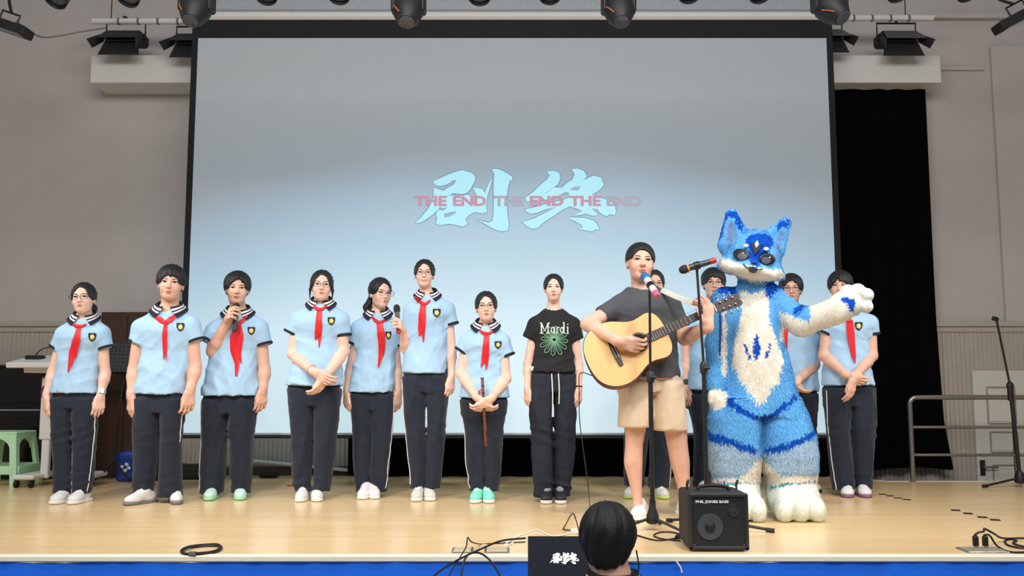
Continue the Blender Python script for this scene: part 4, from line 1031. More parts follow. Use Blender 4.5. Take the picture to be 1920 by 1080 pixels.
P[11] = person(dict(crop=CB, label='boy clasping hands right behind the costume\'s raised arm', seed=22, back=.22, foot=(398, 964), skin='b', g='m',
  head=(387, 232, 330, 0, 0, 0), hair='boy2', glasses=1, sh=((310, 388), (482, 388)), torso=[(480, 330, 474), (550, 326, 474), (616, 322, 474)],
  armL=dict(elbow=(326, 530, -.02), wrist=(382, 575, -.2), cuff=(322, 468), cw=40, **CL(-1)), armR=dict(elbow=(466, 530, -.02), wrist=(412, 580, -.22), cuff=(462, 470), cw=42, **CL(1)),
  hips=[(612, 326, 474), (680, 330, 472)], legL=[(625, 328, 402), (760, 336, 396), (900, 342, 394), (918, 344, 392)], legR=[(625, 398, 474), (760, 400, 470), (900, 404, 466), (918, 404, 464)],
  shoeL=((366, 962), -14, SH_W, SO_K), shoeR=((482, 960), 26, SH_W, SO_K),
  scarf=dict(knot=(378, 400), tails=[[(378, 400, 14), (372, 430, 14), (374, 500, 4)]])))
P[12] = person(dict(crop=CB, label='boy at far right clasping hands, with purple soled shoes', seed=23, foot=(606, 965), skin='b', g='m',
  head=(546, 222, 322, -4, 0, 3), hair='bowl', sh=((486, 374), (668, 370)), torso=[(450, 504, 640), (520, 498, 644), (596, 494, 658)],
  armL=dict(elbow=(496, 500, -.02), wrist=(568, 562, -.2), cuff=(496, 430), cw=40, e1=(.75, -.15, -.35), e2=(.3, -.4, .7), e3=(.1, 1, 0), curl=(.35, .5, .3)),
  armR=dict(elbow=(654, 500, -.02), wrist=(592, 572, -.23), cuff=(653, 432), cw=42, e1=(-.2, -.05, -1), e2=(-.75, -.5, 0), e3=(-.3, .9, 0), curl=(.25, .35, .3)),
  hips=[(590, 496, 660), (665, 498, 658)], legL=[(605, 496, 584), (740, 505, 578), (870, 520, 590), (936, 530, 598)], legR=[(605, 578, 662), (740, 576, 662), (870, 590, 655), (934, 600, 655)],
  shoeL=((574, 965), -4, SH_W, SO_P), shoeR=((638, 965), 8, SH_W, SO_P), shoe_w=1.1,
  scarf=dict(knot=(580, 386), tails=[[(580, 388, 22), (584, 430, 26), (592, 490, 16), (598, 524, 4)]]),
  badge=(610, 403), bw=13))
# ------------------------------------------------------------------ person in the blue and white fur costume
def inpoly(x, y, poly):
    r = np.zeros(x.shape, bool); n = len(poly)
    for i in range(n):
        x0, y0 = poly[i]; x1, y1 = poly[(i+1) % n]
        if y0 == y1: continue
        r ^= ((y0 > y) != (y1 > y)) & (x < (x1-x0)*(y-y0)/(y1-y0)+x0)
    return r
def costume():
    ox, oy, sc = 1260, 380, 1.742; D = gy(980) + .24; gx = ground(ox+300/sc, 980)[0]; O = np.array([gx, D, 0]); ppm = FPX/D*math.cos(PITCH)
    L = lambda x, y, dy=0.0: at(ox+x/sc, oy+y/sc, D+dy) - O
    w = lambda p: p/sc/ppm
    root = empty('person', O, 'performer in furry blue and white fox costume raising one paw', 'person')
    F = Field((-.62, -.52, 0.0-.01), (.92, .30, 2.0), .0085)
    def lf(rows, ryf, k, cy=0, n=2.2):
        z = [L(0, r[0])[2] for r in rows]; F.loft(z, [L((r[1]+r[2])/2, r[0])[0] for r in rows], cy, [w(r[2]-r[1])/2 for r in rows], [ryf(r) for r in rows], k, n)
    lf([(262, 235, 318), (280, 205, 338), (310, 185, 350), (350, 180, 350), (400, 180, 350), (460, 182, 362), (520, 182, 378), (580, 178, 394), (640, 165, 410), (690, 150, 425)],
       lambda r: .10 + .07*min(1, (r[0]-262)/250), .05)
    lf([(640, 128, 285), (700, 121, 287), (760, 118, 288), (820, 119, 287), (866, 126, 284), (888, 134, 281), (905, 138, 280), (950, 140, 282)], lambda r: w(r[2]-r[1])*.55, .03)
    lf([(640, 290, 412), (700, 289, 440), (760, 289, 462), (820, 291, 471), (866, 296, 470), (888, 306, 466), (905, 310, 464), (950, 314, 470)], lambda r: w(r[2]-r[1])*.53, .03)
    # big paws
    for x0, x1 in ((138, 288), (316, 480)):
        c = L((x0+x1)/2, 985, -.06); c[2] = .10; F.ell(c, (w(x1-x0)/2*.98, .20, .125), .04)
        for t in (-.62, -.02, .6):
            F.ell((c[0]+t*w(x1-x0)/2, c[1]-.13, .07), (w(x1-x0)*.17, .085, .08), .018)
    # arms
    a, b, c = L(172, 318), L(150, 460, .02), L(146, 590, -.03)
    F.cap(a, b, .082, .074, .05); F.cap(b, c, .074, .064, .03); F.ell(L(148, 632, -.05), (.058, .055, .07), .03)
    for i, (x, y) in enumerate(((132, 650), (147, 662), (163, 656))): F.cap(L(x, y-22, -.07), L(x, y-4, -.07), .026, .024, .012)
    a, b, c = L(332, 318), L(425, 392, -.10), L(540, 352, -.24)
    F.cap(a, b, .078, .078, .05); F.cap(b, c, .080, .082, .04)
    F.ell(L(574, 328, -.27), (.10, .075, .085), .04)
    for x, y, r in ((572, 290, .042), (608, 290, .050), (634, 302, .046), (634, 338, .042)): F.ell(L(x, y, -.29), (r, r*.95, r), .012)
    # head
    H = L(264, 176, -.06); Rm = rot(-10, 3, 11)
    def hp(x, y, z): return H + Rm @ np.array([x, y, z])
    F.ell(H, (.178, .17, .150), .03, M=Rm); F.ell(hp(0, .02, .05), (.155, .16, .13), .03, M=Rm)
    F.ell(hp(0, -.135, -.105), (.085, .075, .045), .035, M=Rm); F.ell(hp(0, -.09, -.115), (.135, .09, .050), .04, M=Rm)
    for sd in (-1, 1):
        F.ell(hp(sd*.135, -.03, -.085), (.065, .07, .055), .04, M=Rm)
        F.cap(hp(sd*.14, -.02, -.08), hp(sd*.205, -.01, -.10), .045, .012, .03)
        F.ell(hp(sd*.083, -.160, -.032), (.052, .022, .042), .012, True, M=Rm)
    F.cap(L(268, 235, 0), L(275, 300, .02), .10, .115, .05)
    for bx0, by0, tx, ty, wd in ((208, 128, 192, 40, 96), (322, 140, 368, 70, 84)):
        A_, T_ = L(bx0, by0, -.03), L(tx, ty, -.02); r0 = w(wd)*.62
        def ear(X, Y, Z, A_=A_, T_=T_, r0=r0): return s_cap(X, (Y-A_[1])*1.9, Z, (A_[0], 0, A_[2]), (T_[0], 0, T_[2]), r0, .042) / 1.5
        F.add(ear, np.minimum(A_, T_) - r0, np.maximum(A_, T_) + r0, .02)
        off = np.array([0, -.072, 0]); mid_ = A_*.62 + T_*.38
        F.ell(mid_ + off, (r0*.58, .05, w(wd)*.55), .01, True)
    wv = waves(5, 8, 45, 30, 45); F.displace(lambda X, Y, Z: .008*wv(X, Y, Z))
    V, Q = F.mesh()
    me = np_mesh('costume', V, Q)
    # colours of the fur by pattern, in the costume's own front view
    def project(P):
        X, Y, Z = (P + O).T; Zc = Z - CAMZ
        dep = Y*math.cos(PITCH) + Zc*math.sin(PITCH); up = -Y*math.sin(PITCH) + Zc*math.cos(PITCH)
        return (960 + FPX*X/dep - ox)*sc, (540 - FPX*up/dep - oy)*sc
    SKY, DEEP, CREAM, PALE, MINT, INN, TEAL = [np.array(lin(c_)) for c_ in ((104, 182, 245), (18, 84, 196), (246, 241, 228), (166, 198, 228), (234, 242, 234), (118, 156, 196), (60, 150, 170))]
    me.calc_loop_triangles(); nv = np.zeros((len(V), 3), np.float32); me.vertices.foreach_get('co', nv.ravel())
    N_ = np.zeros(len(V)*3, np.float32); me.vertex_normals.foreach_get('vector', N_); N_ = N_.reshape(-1, 3)
    def paint(P, Nn):
        x, y = project(P); jit = np.random.RandomState(3).uniform(-4, 4, (2, len(x))); x = x + jit[0]; y = y + jit[1]
        col = np.tile(SKY, (len(x), 1)); front = Nn[:, 1] < .25
        def put(poly, c_, extra=None):
            m = inpoly(x, y, poly) & front
            if extra is not None: m &= extra
            col[m] = c_
        head = y < 262
        put([(118, 770), (285, 810), (285, 845), (240, 890), (120, 880)], PALE); put([(292, 812), (340, 805), (472, 765), (475, 890), (340, 880)], PALE)
        low = (y > 830) & (((x < 288) & (y > 893 - 70*np.clip((x-215)/70, 0, 1)**1.5)) | ((x >= 288) & (y > 886 - 75*np.clip((365-x)/75, 0, 1)**1.3)))
        col[low] = CREAM
        put([(120, 735), (165, 752), (225, 775), (278, 800), (272, 815), (220, 800), (165, 780), (120, 765)], DEEP)
        put([(305, 798), (360, 782), (420, 762), (462, 732), (464, 752), (420, 785), (360, 806), (312, 810)], DEEP)
        put([(175, 625), (215, 655), (285, 690), (284, 706), (230, 690), (178, 648)], DEEP); put([(290, 690), (340, 675), (400, 618), (404, 638), (350, 690), (290, 708)], DEEP)
        arml = inpoly(x, y, [(90, 280), (178, 300), (186, 420), (186, 600), (176, 680), (90, 680)]) & (x < 182)
        put([(222, 292), (240, 268), (330, 262), (318, 300), (315, 370), (340, 440), (366, 520), (345, 580), (305, 640), (285, 664), (262, 630), (225, 570), (198, 520), (204, 450), (222, 400), (228, 340)], CREAM)
        put([(186, 236), (314, 244), (320, 262), (292, 284), (262, 291), (225, 278), (188, 258)], SKY*.92)
        put([(163, 320), (178, 320), (178, 560), (160, 560)], CREAM)
        put([(266, 464), (272, 428), (281, 426), (290, 470), (286, 512), (271, 512)], DEEP); put([(235, 460), (242, 460), (260, 508), (252, 512)], DEEP); put([(318, 458), (325, 460), (311, 510), (302, 510)], DEEP)
        put([(160, 270), (200, 262), (214, 292), (190, 304), (158, 288)], DEEP); put([(304, 262), (336, 252), (347, 275), (330, 300), (304, 306)], DEEP)
        armr = (x > 352) & (y < 450) & (y > 250)
        col[armr & (((y > 350 + (x-352)*.42) & (x < 470)) | (x >= 452))] = CREAM
        put([(394, 345), (420, 330), (432, 338), (425, 352), (402, 368)], DEEP)
        col[armr & (x > 566) & (y < 365)] = MINT
        put([(549, 312), (575, 308), (598, 320), (595, 362), (582, 352), (570, 332)], DEEP)
        col[(((x-149)/34)**2 + ((y-640)/36)**2 < 1) & (P[:, 1] < .08)] = CREAM
        # face
        put([(150, 200), (165, 178), (200, 188), (222, 200), (258, 204), (275, 212), (292, 212), (330, 220), (356, 215), (368, 240), (340, 256), (275, 262), (215, 246), (170, 228)], CREAM, head)
        put([(236, 128), (250, 108), (285, 98), (318, 108), (330, 128), (318, 156), (300, 186), (278, 210), (256, 196), (244, 176), (252, 150)], DEEP, head)
        put([(156, 110), (160, 60), (178, 28), (206, 26), (228, 60), (236, 92), (224, 92), (205, 52), (186, 46), (172, 66), (166, 118)], DEEP, head)
        put([(338, 80), (356, 58), (384, 56), (380, 84), (366, 78), (350, 86)], DEEP, head)
        put([(172, 118), (180, 66), (196, 60), (216, 84), (216, 116), (190, 140)], INN, head); put([(338, 150), (350, 96), (372, 82), (362, 130), (346, 172)], INN, head)
        feet = y > 905
        col[feet & (y > 925)] = MINT
        put([(132, 904), (180, 902), (180, 914), (132, 916)], DEEP*1.3); put([(180, 912), (284, 905), (284, 913), (180, 924), (140, 928)], TEAL); put([(318, 926), (360, 916), (420, 908), (420, 917), (360, 926), (322, 936)], TEAL); put([(420, 906), (468, 903), (468, 914), (420, 917)], DEEP*1.3)
        return col
    col = paint(V, N_)
    at_ = me.color_attributes.new('tint', 'FLOAT_COLOR', 'POINT'); at_.data.foreach_set('color', np.concatenate([col, np.ones((len(V), 1))], 1).astype(np.float32).ravel())
    M_FUR = attr_mat('costume_fur', .95, .10, 50)
    body = link('body', me, M_FUR, root)
    # fur tufts
    rng = np.random.RandomState(4); e1, e2 = V[Q[:, 1]]-V[Q[:, 0]], V[Q[:, 3]]-V[Q[:, 0]]; ar = np.linalg.norm(np.cross(e1, e2), axis=1)
    n = 150000; idx = rng.choice(len(Q), n, p=ar/ar.sum()); r1, r2 = rng.rand(n, 1), rng.rand(n, 1)
    P0 = V[Q[idx, 0]] + e1[idx]*r1 + e2[idx]*r2; Nn = N_[Q[idx, 0]]; cf = col[Q[idx, 0]]
    xx, yy = project(P0)
    ln = np.full(n, .029); ln[yy < 250] = .015; ln[(yy > 905)] = .013; ln[(xx > 545) & (yy < 400)] = .008; ln[(xx < 182) & (yy > 600) & (yy < 690)] = .012; ln[inpoly(xx, yy, [(180, 150), (250, 140), (335, 150), (350, 262), (200, 250)])] = .0075
    ln[inpoly(xx, yy, [(198, 300), (340, 300), (366, 520), (285, 664), (198, 520)])] = .015; ln[(xx > 440) & (xx < 545) & (yy < 450)] = .013; ln[(xx > 352) & (xx <= 440) & (yy < 450)] = .020
    ln *= rng.uniform(.6, 1.25, n)
    down = np.array([0, 0, -1.0]) + rng.normal(0, .22, (n, 3)); clump = np.stack([np.sin(P0[:, 0]*38+P0[:, 2]*17), 0*P0[:, 0], np.cos(P0[:, 0]*23-P0[:, 2]*31)], 1)*.35
    d = down + clump; d -= Nn*np.sum(d*Nn, 1)[:, None]; d /= np.linalg.norm(d, axis=1)[:, None]+1e-6
    d1 = d*.9 + Nn*.30; side = np.cross(d, Nn); side /= np.linalg.norm(side, axis=1)[:, None]+1e-6
    wd = (ln*.065+.0011)[:, None]; l_ = ln[:, None]
    A0 = P0 - side*wd - Nn*.003; A1 = P0 + side*wd - Nn*.003; B0 = P0 + d1*l_*.55 - side*wd*.8; B1 = P0 + d1*l_*.55 + side*wd*.8; T = P0 + d1*l_*.55 + (d*.95+Nn*.18)*l_*.5
    VV = np.stack([A0, A1, B0, B1, T], 1).reshape(-1, 3); b = np.arange(n)[:, None]*5
    TT = np.concatenate([b+[0, 1, 3], b+[0, 3, 2], b+[2, 3, 4]], 0)
    fm = np_mesh('fur', VV, TT); cj = cf * rng.uniform(.90, 1.10, (n, 1)); C5 = np.repeat(np.clip(cj, 0, 1), 5, 0)
    fa = fm.color_attributes.new('tint', 'FLOAT_COLOR', 'POINT'); fa.data.foreach_set('color', np.concatenate([C5, np.ones((len(C5), 1))], 1).astype(np.float32).ravel())
    nn = np.repeat(Nn*.95 + d*.05 + side*rng.normal(0, .12, (n, 1)), 5, 0); fm.normals_split_custom_set_from_vertices((nn/np.linalg.norm(nn, axis=1)[:, None]).tolist())
    fo = link('fur', fm, M_FUR, root); fo['kind'] = 'stuff'; fo['label'] = 'shaggy blue and white fur'
    # face pieces
    M_EB = mat('eye_black', (10, 10, 14), .4); M_EG = mat('eye_mesh_grey', (84, 88, 96), .4, var=.2, scale=200); M_WF = mat('white_felt', (240, 240, 240), .9); M_NB = mat('nose_blue', (22, 62, 140), .5); M_MO = mat('mouth_black', (16, 12, 14), .7); M_TG = mat('mouth_inside', (70, 30, 34), .7)
    for sd in (-1, 1):
        Me = Rm @ np.array(Matrix.Rotation(R(sd*24), 3, 'Z') @ Matrix.Rotation(R(-sd*14), 3, 'Y')); ec = hp(sd*.083, -.152, -.032)
        mb = MB(); mb.ell(ec, (.056, .006, .038), 22, 8, Me); o_ = mb.build('eye_rim', M_EB, body)
        mb = MB(); mb.ell(ec + Rm @ np.array([-sd*.005, -.003, -.006]), (.043, .006, .030), 22, 8, Me); mb.build('eye', M_EG, o_)
        mb = MB(); mb.ell(ec + Rm @ np.array([.010, -.011, .010]), (.005, .003, .005), 10, 6, Me); mb.build('eye_glint', M_WF, o_)
        mb = MB(); mb.ell(hp(sd*.062, -.176, .026), (.017, .008, .012), 12, 6); mb.build('brow_spot', M_WF, body)
    mb = MB(); o3 = hp(0, -.184, .046); ex, ez = Rm[:, 0], Rm[:, 2]
    mb.prism([(0, .026), (.013, 0), (0, -.026), (-.013, 0)], o3, ex, ez, Rm[:, 1]*.012); mb.build('forehead_diamond', M_WF, body)
    mb = MB(); mb.prism([(-.035, .035), (-.012, .01), (0, -.008), (.012, .01), (.035, .035), (.022, -.012), (0, -.05), (-.022, -.012)], hp(0, -.182, .026), ex, ez, Rm[:, 1]*.012); mb.build('forehead_mark', M_EB, body)
    mb = MB(); mb.ell(hp(0, -.215, -.078), (.021, .012, .012), 14, 8); mb.build('nose', M_NB, body)
    mb = MB(); mb.tube(smooth_path([hp(-.062, -.195, -.098), hp(-.035, -.212, -.118), hp(0, -.222, -.112), hp(.035, -.212, -.120), hp(.058, -.197, -.106)], 4), .0035, 6); mb.build('mouth_line', M_MO, body)
    mb = MB(); mb.prism([(-.03, .004), (0, .008), (.03, .004), (.02, -.016), (0, -.022), (-.02, -.016)], hp(.002, -.222, -.122), ex, ez, Rm[:, 1]*.03); mb.build('mouth', M_MO, body)
    mb = MB(); p_ = [L(157, 330, -.085), L(158, 420, -.075), L(156, 500, -.068), L(155, 560, -.08)]; mb.tube(smooth_path(p_, 4), .006, 6); mb.build('arm_seam', M_NB, body)
    return root
costume()
# ------------------------------------------------------------------ stage equipment
M_GRILL = mat('black_grille_cloth', (24, 25, 28), .8, bump=.2, bscale=600)
M_RUB = mat('black_rubber', (14, 14, 15), .6)
def ax3(d, up=(0, 0, 1)):
    d = nrm(d); a, b = frame_of(d, up); return a, b, d
# ---- handheld and stand microphones
def microphone(loc, axis, label, head=(24, 24, 26), body=(60, 62, 66), ring=None, scale=1.0, tail=None, group=None):
    d = nrm(axis); r = empty('microphone', loc, label, 'microphone', group); k = scale
    mb = MB(); mb.lathe([(.0001, .062*k), (.012*k, .060*k), (.021*k, .050*k), (.0245*k, .036*k), (.0245*k, .026*k), (.021*k, .012*k), (.019*k, .010*k)], (0, 0, 0), d, 20)
    mb.build('head_grille', mat('mic_head_%d_%d_%d' % head, head, .6, bump=.4, bscale=900), r)
    mb = MB(); mb.lathe([(.0225*k, .006*k), (.0245*k, .008*k), (.0245*k, .014*k), (.0225*k, .016*k)], (0, 0, 0), d, 20); mb.build('collar_ring', mat('mic_ring_%d_%d_%d' % (ring or head), ring or head, .4), r)
    mb = MB(); mb.lathe([(.019*k, .008*k), (.0185*k, -.02*k), (.016*k, -.12*k)], (0, 0, 0), d, 18); mb.build('handle', mat('mic_body_%d_%d_%d' % body, body, .4, .2), r)
    mb = MB(); mb.lathe([(.0165*k, -.12*k), (.0168*k, -.15*k), (.012*k, -.156*k), (.006*k, -.157*k)], (0, 0, 0), d, 18); mb.build('tail_cap', mat('mic_tail_%d_%d_%d' % (tail or head), tail or head, .4), r)
    return r
p3 = P[3]; pt = p3['L'](186, 232, -.20) + p3['O']; microphone(pt, (0, .12, 1), 'black handheld microphone with orange ring raised to the boy\'s mouth', ring=(222, 160, 60), group='handheld microphones')
p6 = P[6]; pt = p6['L'](258, 262, -.19) + p6['O']; microphone(pt, (-.1, .05, 1), 'black and grey handheld microphone held at the tall girl\'s chest', body=(90, 92, 98), tail=(170, 40, 40), group='handheld microphones')
# ---- flute
p7 = P[7]; a, b = p7['L'](617, 536, -.20) + p7['O'], p7['L'](633, 826, -.26) + p7['O']
fl = empty('flute', a, 'long brown bamboo flute held upright by the shortest girl', 'flute'); v = b - a; ln_ = np.linalg.norm(v); d = v/ln_
M_BAM = mat('brown_bamboo', (112, 60, 40), .35, var=.15, scale=20, stretch=(6, 6, 1)); M_BIND = mat('flute_binding', (70, 36, 26), .4)
mb = MB(); mb.lathe([(.0095, 0), (.0105, .004), (.0108, .2), (.0112, ln_*.6), (.0115, ln_-.004), (.010, ln_)], (0, 0, 0), d, 16); tb_ = mb.build('tube', M_BAM, fl)
for t in np.linspace(.0, .22, 3).tolist() + np.linspace(.45, .95, 4).tolist():
    mb = MB(); mb.lathe([(.0108, 0), (.0122, .001), (.0122, .009), (.0108, .010)], d*ln_*t, d, 16); mb.build('binding', M_BIND, tb_)
for t in (.5, .56, .62, .68, .74, .8):
    mb = MB(); o_ = d*ln_*t + np.array([0, -.0108, 0]); mb.lathe([(.0038, 0), (.0038, .0016)], o_, (0, -1, 0), 10); mb.build('finger_hole', M_BIND, tb_)
mb = MB(); mb.tube(smooth_path([d*ln_*.17 + (-.010, -.008, 0), d*ln_*.2 + (-.024, -.014, 0), d*ln_*.24 + (-.022, -.012, 0)], 5), [.004]*5+[.009]*5+[.003], 8); mb.build('tassel', M_REDB, fl)
# ---- daisy tee print
p8 = P[8]; os8 = p8['onshirt']; sh8 = p8['shirt']
M_PRW = mat('print_white', (226, 230, 226), .7); M_PRG = mat('print_green', (140, 196, 160), .7)
def ov(cx, cy, rx, ry): return [(cx + rx*math.cos(t), cy + ry*math.sin(t)) for t in np.linspace(0, 2*math.pi, 13)]
LET = {'M': [[(.02, 0), (.02, 1)], [(.02, 1), (.135, .2), (.25, 1)], [(.25, 1), (.25, 0)], [(-.03, 0), (.07, 0)], [(-.03, 1), (.03, 1)], [(.19, 0), (.31, 0)], [(.25, 1), (.31, 1)]],
 'a': [ov(.405, .31, .05, .28), [(.465, .6), (.465, .05), (.50, 0)]], 'r': [[(.56, .62), (.56, 0)], [(.52, 0), (.61, 0)], [(.56, .4), (.60, .58), (.65, .56)]],
 'd': [ov(.735, .31, .05, .28), [(.80, 1.05), (.80, .04), (.84, 0)], [(.76, 1.05), (.80, 1.05)]], 'i': [[(.93, .62), (.93, 0)], [(.89, 0), (.97, 0)], [(.89, .62), (.93, .62)], [(.93, .84), (.93, .90)]]}
for ch, strokes in LET.items():
    mb = MB()
    for st_l in strokes:
        dense = [np.array(st_l[i])*(1-t) + np.array(st_l[i+1])*t for i in range(len(st_l)-1) for t in (0, .33, .66)] + [np.array(st_l[-1])]
        mb.tube([os8(154 + x*112, 301 - y*40, .004) for x, y in dense], .0048 if len(st_l) < 4 and abs(st_l[0][0]-st_l[-1][0]) < .04 else .0034, 6)
    mb.build('shirt_letter', M_PRW, sh8)
rs = np.random.RandomState(2)
cx_, cy_ = 206, 326; rs = np.random.RandomState(2)
for i in range(12):
    th = 2*math.pi*i/12 + .1; L_ = (54 if math.sin(th) < .1 else 62) * rs.uniform(.92, 1.04); pts = []
    for t in np.linspace(0, 1, 13):
        rr = 8 + (L_-8)*math.sin(t*math.pi)**.8; ww = (t-.5)*2*.40*(.35+.65*math.sin(t*math.pi)); pts.append(os8(cx_ + rr*math.cos(th+ww), cy_ + rr*math.sin(th+ww)*1.02, .007))
    mb = MB(); mb.tube(pts, .0022, 5, False); mb.build('petal_print', M_PRG, sh8)
    mb = MB(); mb.tube([os8(cx_ + q*math.cos(th), cy_ + q*math.sin(th), .004) for q in (14, L_*.5, L_*.8)], .0013, 4); mb.build('vein_print', M_PRG, sh8)
mb = MB(); mb.tube([os8(cx_ + 9*math.cos(t), cy_ + 9*math.sin(t), .005) for t in np.linspace(0, 2*math.pi, 15)], .004, 6, False); mb.build('daisy_heart_print', M_PRG, sh8)
c_ = os8(122, 438, .004); mb = MB(); mb.box(c_, (.024, .003, .03)); mb.build('hem_tag', M_PRW, sh8)
mb = MB(); q = p8['arms'][1]; d_ = nrm(q['W']-q['E']); mb.lathe([(.026, -.006), (.029, -.004), (.029, .004), (.026, .006)], q['W']-d_*.01, d_, 18); mb.build('bracelet', M_WATCH, p8['root'])
# ---- guitar
def guitar():
    g0 = at(1198.5, 641.5, GU['D']-.235); r = empty('acoustic_guitar', g0, 'pale spruce top acoustic guitar played by the singer', 'guitar')
    a = nrm((.915, .0, .403)); b0 = nrm((-.403, 0, .915)); tau = R(13); y_ = np.array([0, 1.0, 0])
    n = nrm(-math.cos(tau)*y_ + math.sin(tau)*b0); b = nrm(math.cos(tau)*b0 + math.sin(tau)*y_)
    pt = lambda x, y, z=0: a*x + b*y + n*z
    prof = [(-.333, 0), (-.331, .04), (-.322, .09), (-.30, .135), (-.265, .17), (-.215, .193), (-.16, .199), (-.105, .188), (-.055, .165), (-.01, .144), (.03, .138), (.07, .143), (.105, .148), (.14, .138), (.163, .11), (.175, .07), (.178, .03)]
    sp = smooth_path([(x, y, 0) for x, y in prof], 3); up = [(p[0], max(p[1], .0)) for p in sp]; out = up + [(x, -y) for x, y in up[::-1][:-1]]
    M_SP = mat('spruce_top', (226, 178, 112), .35, var=.05, scale=40, stretch=(1, 1, 1)); M_MH = mat('mahogany_side', (112, 54, 34), .3, var=.15, scale=14); M_BD = mat('dark_binding', (40, 24, 18), .4); M_EB_ = mat('rosewood', (52, 34, 28), .45, var=.2, scale=30)
    mb = MB(); mb.prism(out, (0, 0, 0)-n*.105, a, b, n*.100); bd = mb.build('body', M_MH, r, 30)
    mb = MB(); mb.prism([(x*1.0, y*1.0) for x, y in out], -n*.005, a, b, n*.005); mb.build('soundboard', M_SP, r, 30)
    mb = MB(); mb.tube([pt(x, y, -.002) for x, y in out] + [pt(*out[0], -.002)], .0028, 6, False); mb.build('binding', M_BD, bd)
    mb = MB(); mb.lathe([(.0001, 0), (.050, 0), (.050, .0012)], n*.0005, n, 32); mb.build('sound_hole', mat('hole_black', (14, 9, 7), .9), r)
    for i, rr in enumerate((.054, .060)):
        mb = MB(); mb.tube([pt(rr*math.cos(t), rr*math.sin(t), .001) for t in np.linspace(0, 2*math.pi, 33)], (.0022, .0014)[i], 5, False); mb.build('rosette', M_BD, r)
    mb = MB(); mb.prism([(-.014, -.085), (.012, -.085), (.016, -.03), (.016, .03), (.012, .085), (-.014, .085), (-.02, .03), (-.02, -.03)], pt(-.155, 0, .001), a, b, n*.009); br = mb.build('bridge', M_EB_, r)
    mb = MB(); mb.prism([(-.0015, -.038), (.0015, -.038), (.0015, .038), (-.0015, .038)], pt(-.146, 0, .010), a, b, n*.004); mb.build('saddle', M_WHT, br)
    for i in range(6):
        mb = MB(); mb.ell(pt(-.164, -.028+.0112*i, .011), (.003, .003, .003), 8, 5); mb.build('bridge_pin', M_WHT, br)
    mb = MB(); mb.prism([(.05, -.028), (.495, -.0225), (.495, .0225), (.05, .028)], n*.002, a, b, n*.007); fb = mb.build('fretboard', M_EB_, r)
    mb = MB()
    P_ = []
    for x, w_ in ((.172, .028), (.2, .0275), (.5, .0225)):
        P_.append([pt(x, w_*math.cos(t), .002-.022*math.sin(t)) for t in np.linspace(0, math.pi, 9)])
    mb.quad_grid(P_); mb.build('neck', M_MH, r)
    for i in range(1, 20):
        x = .495 - .648*(1-2**(-i/12)); 
        if x < .055: break
        w_ = np.interp(x, [.05, .495], [.028, .0225]); mb = MB(); mb.tube([pt(x, -w_, .0092), pt(x, w_, .0092)], .0011, 5); mb.build('fret', M_STEEL, fb)
    mb = MB(); mb.prism([(.493, -.0225), (.499, -.0225), (.499, .0225), (.493, .0225)], n*.004, a, b, n*.009); mb.build('nut', M_WHT, r)
    hb = nrm(a - n*.2); mb = MB(); mb.prism([(0, -.024), (.03, -.034), (.16, -.040), (.178, -.03), (.172, 0), (.178, .03), (.16, .040), (.03, .034), (0, .024)], pt(.497, 0, -.010), hb, b, n*.014); hs = mb.build('headstock', M_EB_, r)
    for sd in (-1, 1):
        for i in range(3):
            o_ = pt(.497, 0, -.004) + hb*(.045+.042*i); mb = MB(); mb.lathe([(.006, 0), (.006, .012), (.0035, .013), (.0035, .022)], o_ + b*sd*.022 + n*.006, n, 10); mb.tube([o_ + b*sd*.036 - n*.002, o_ + b*sd*.056 - n*.002], .003, 6); mb.ell(o_ + b*sd*.060 - n*.002, (.008, .007, .009), 10, 6); mb.build('tuner', M_STEEL, hs)
    mb = MB(); mb.tube([pt(.497, 0, .006) + hb*.15 + (a*math.cos(t) + b*math.sin(t))*.013 for t in np.linspace(0, 2*math.pi, 15)], .002, 5, False); mb.build('headstock_emblem', M_STEEL, hs)
    for i in range(6):
        y0 = -.027+.0108*i; mb = MB(); mb.tube([pt(-.147, y0, .0145), pt(.496, y0*.66, .0125)], .0006+.0002*(i > 2), 4); mb.build('string', M_STEEL, r)
    r.scale = (1.035,)*3
    return (lambda x, y, z=0: pt(x, y, z)*1.035), g0
gpt_, g0 = guitar()
# strap to the headstock
sp_ = [GU['O'] + GU['L'](1240, 544, -.06), GU['O'] + GU['L'](1250, 548, -.12), GU['O'] + GU['L'](1268, 556, -.17), GU['O'] + GU['L'](1298, 567, -.21), g0 + gpt_(.47, .024, -.01)]
st_ = empty('guitar_strap', sp_[0], 'pale guitar strap running from the singer\'s shoulder to the headstock', 'strap')
pp = [p - sp_[0] for p in smooth_path(sp_, 4)]
strip(pp[:13], [.034]*13, .002).build('webbing', mat('pale_strap', (200, 200, 190), .8), st_)
strip(pp[12:], list(np.linspace(.034, .018, len(pp)-12)), .003).build('leather_end', mat('tan_leather', (176, 112, 70), .6), st_)
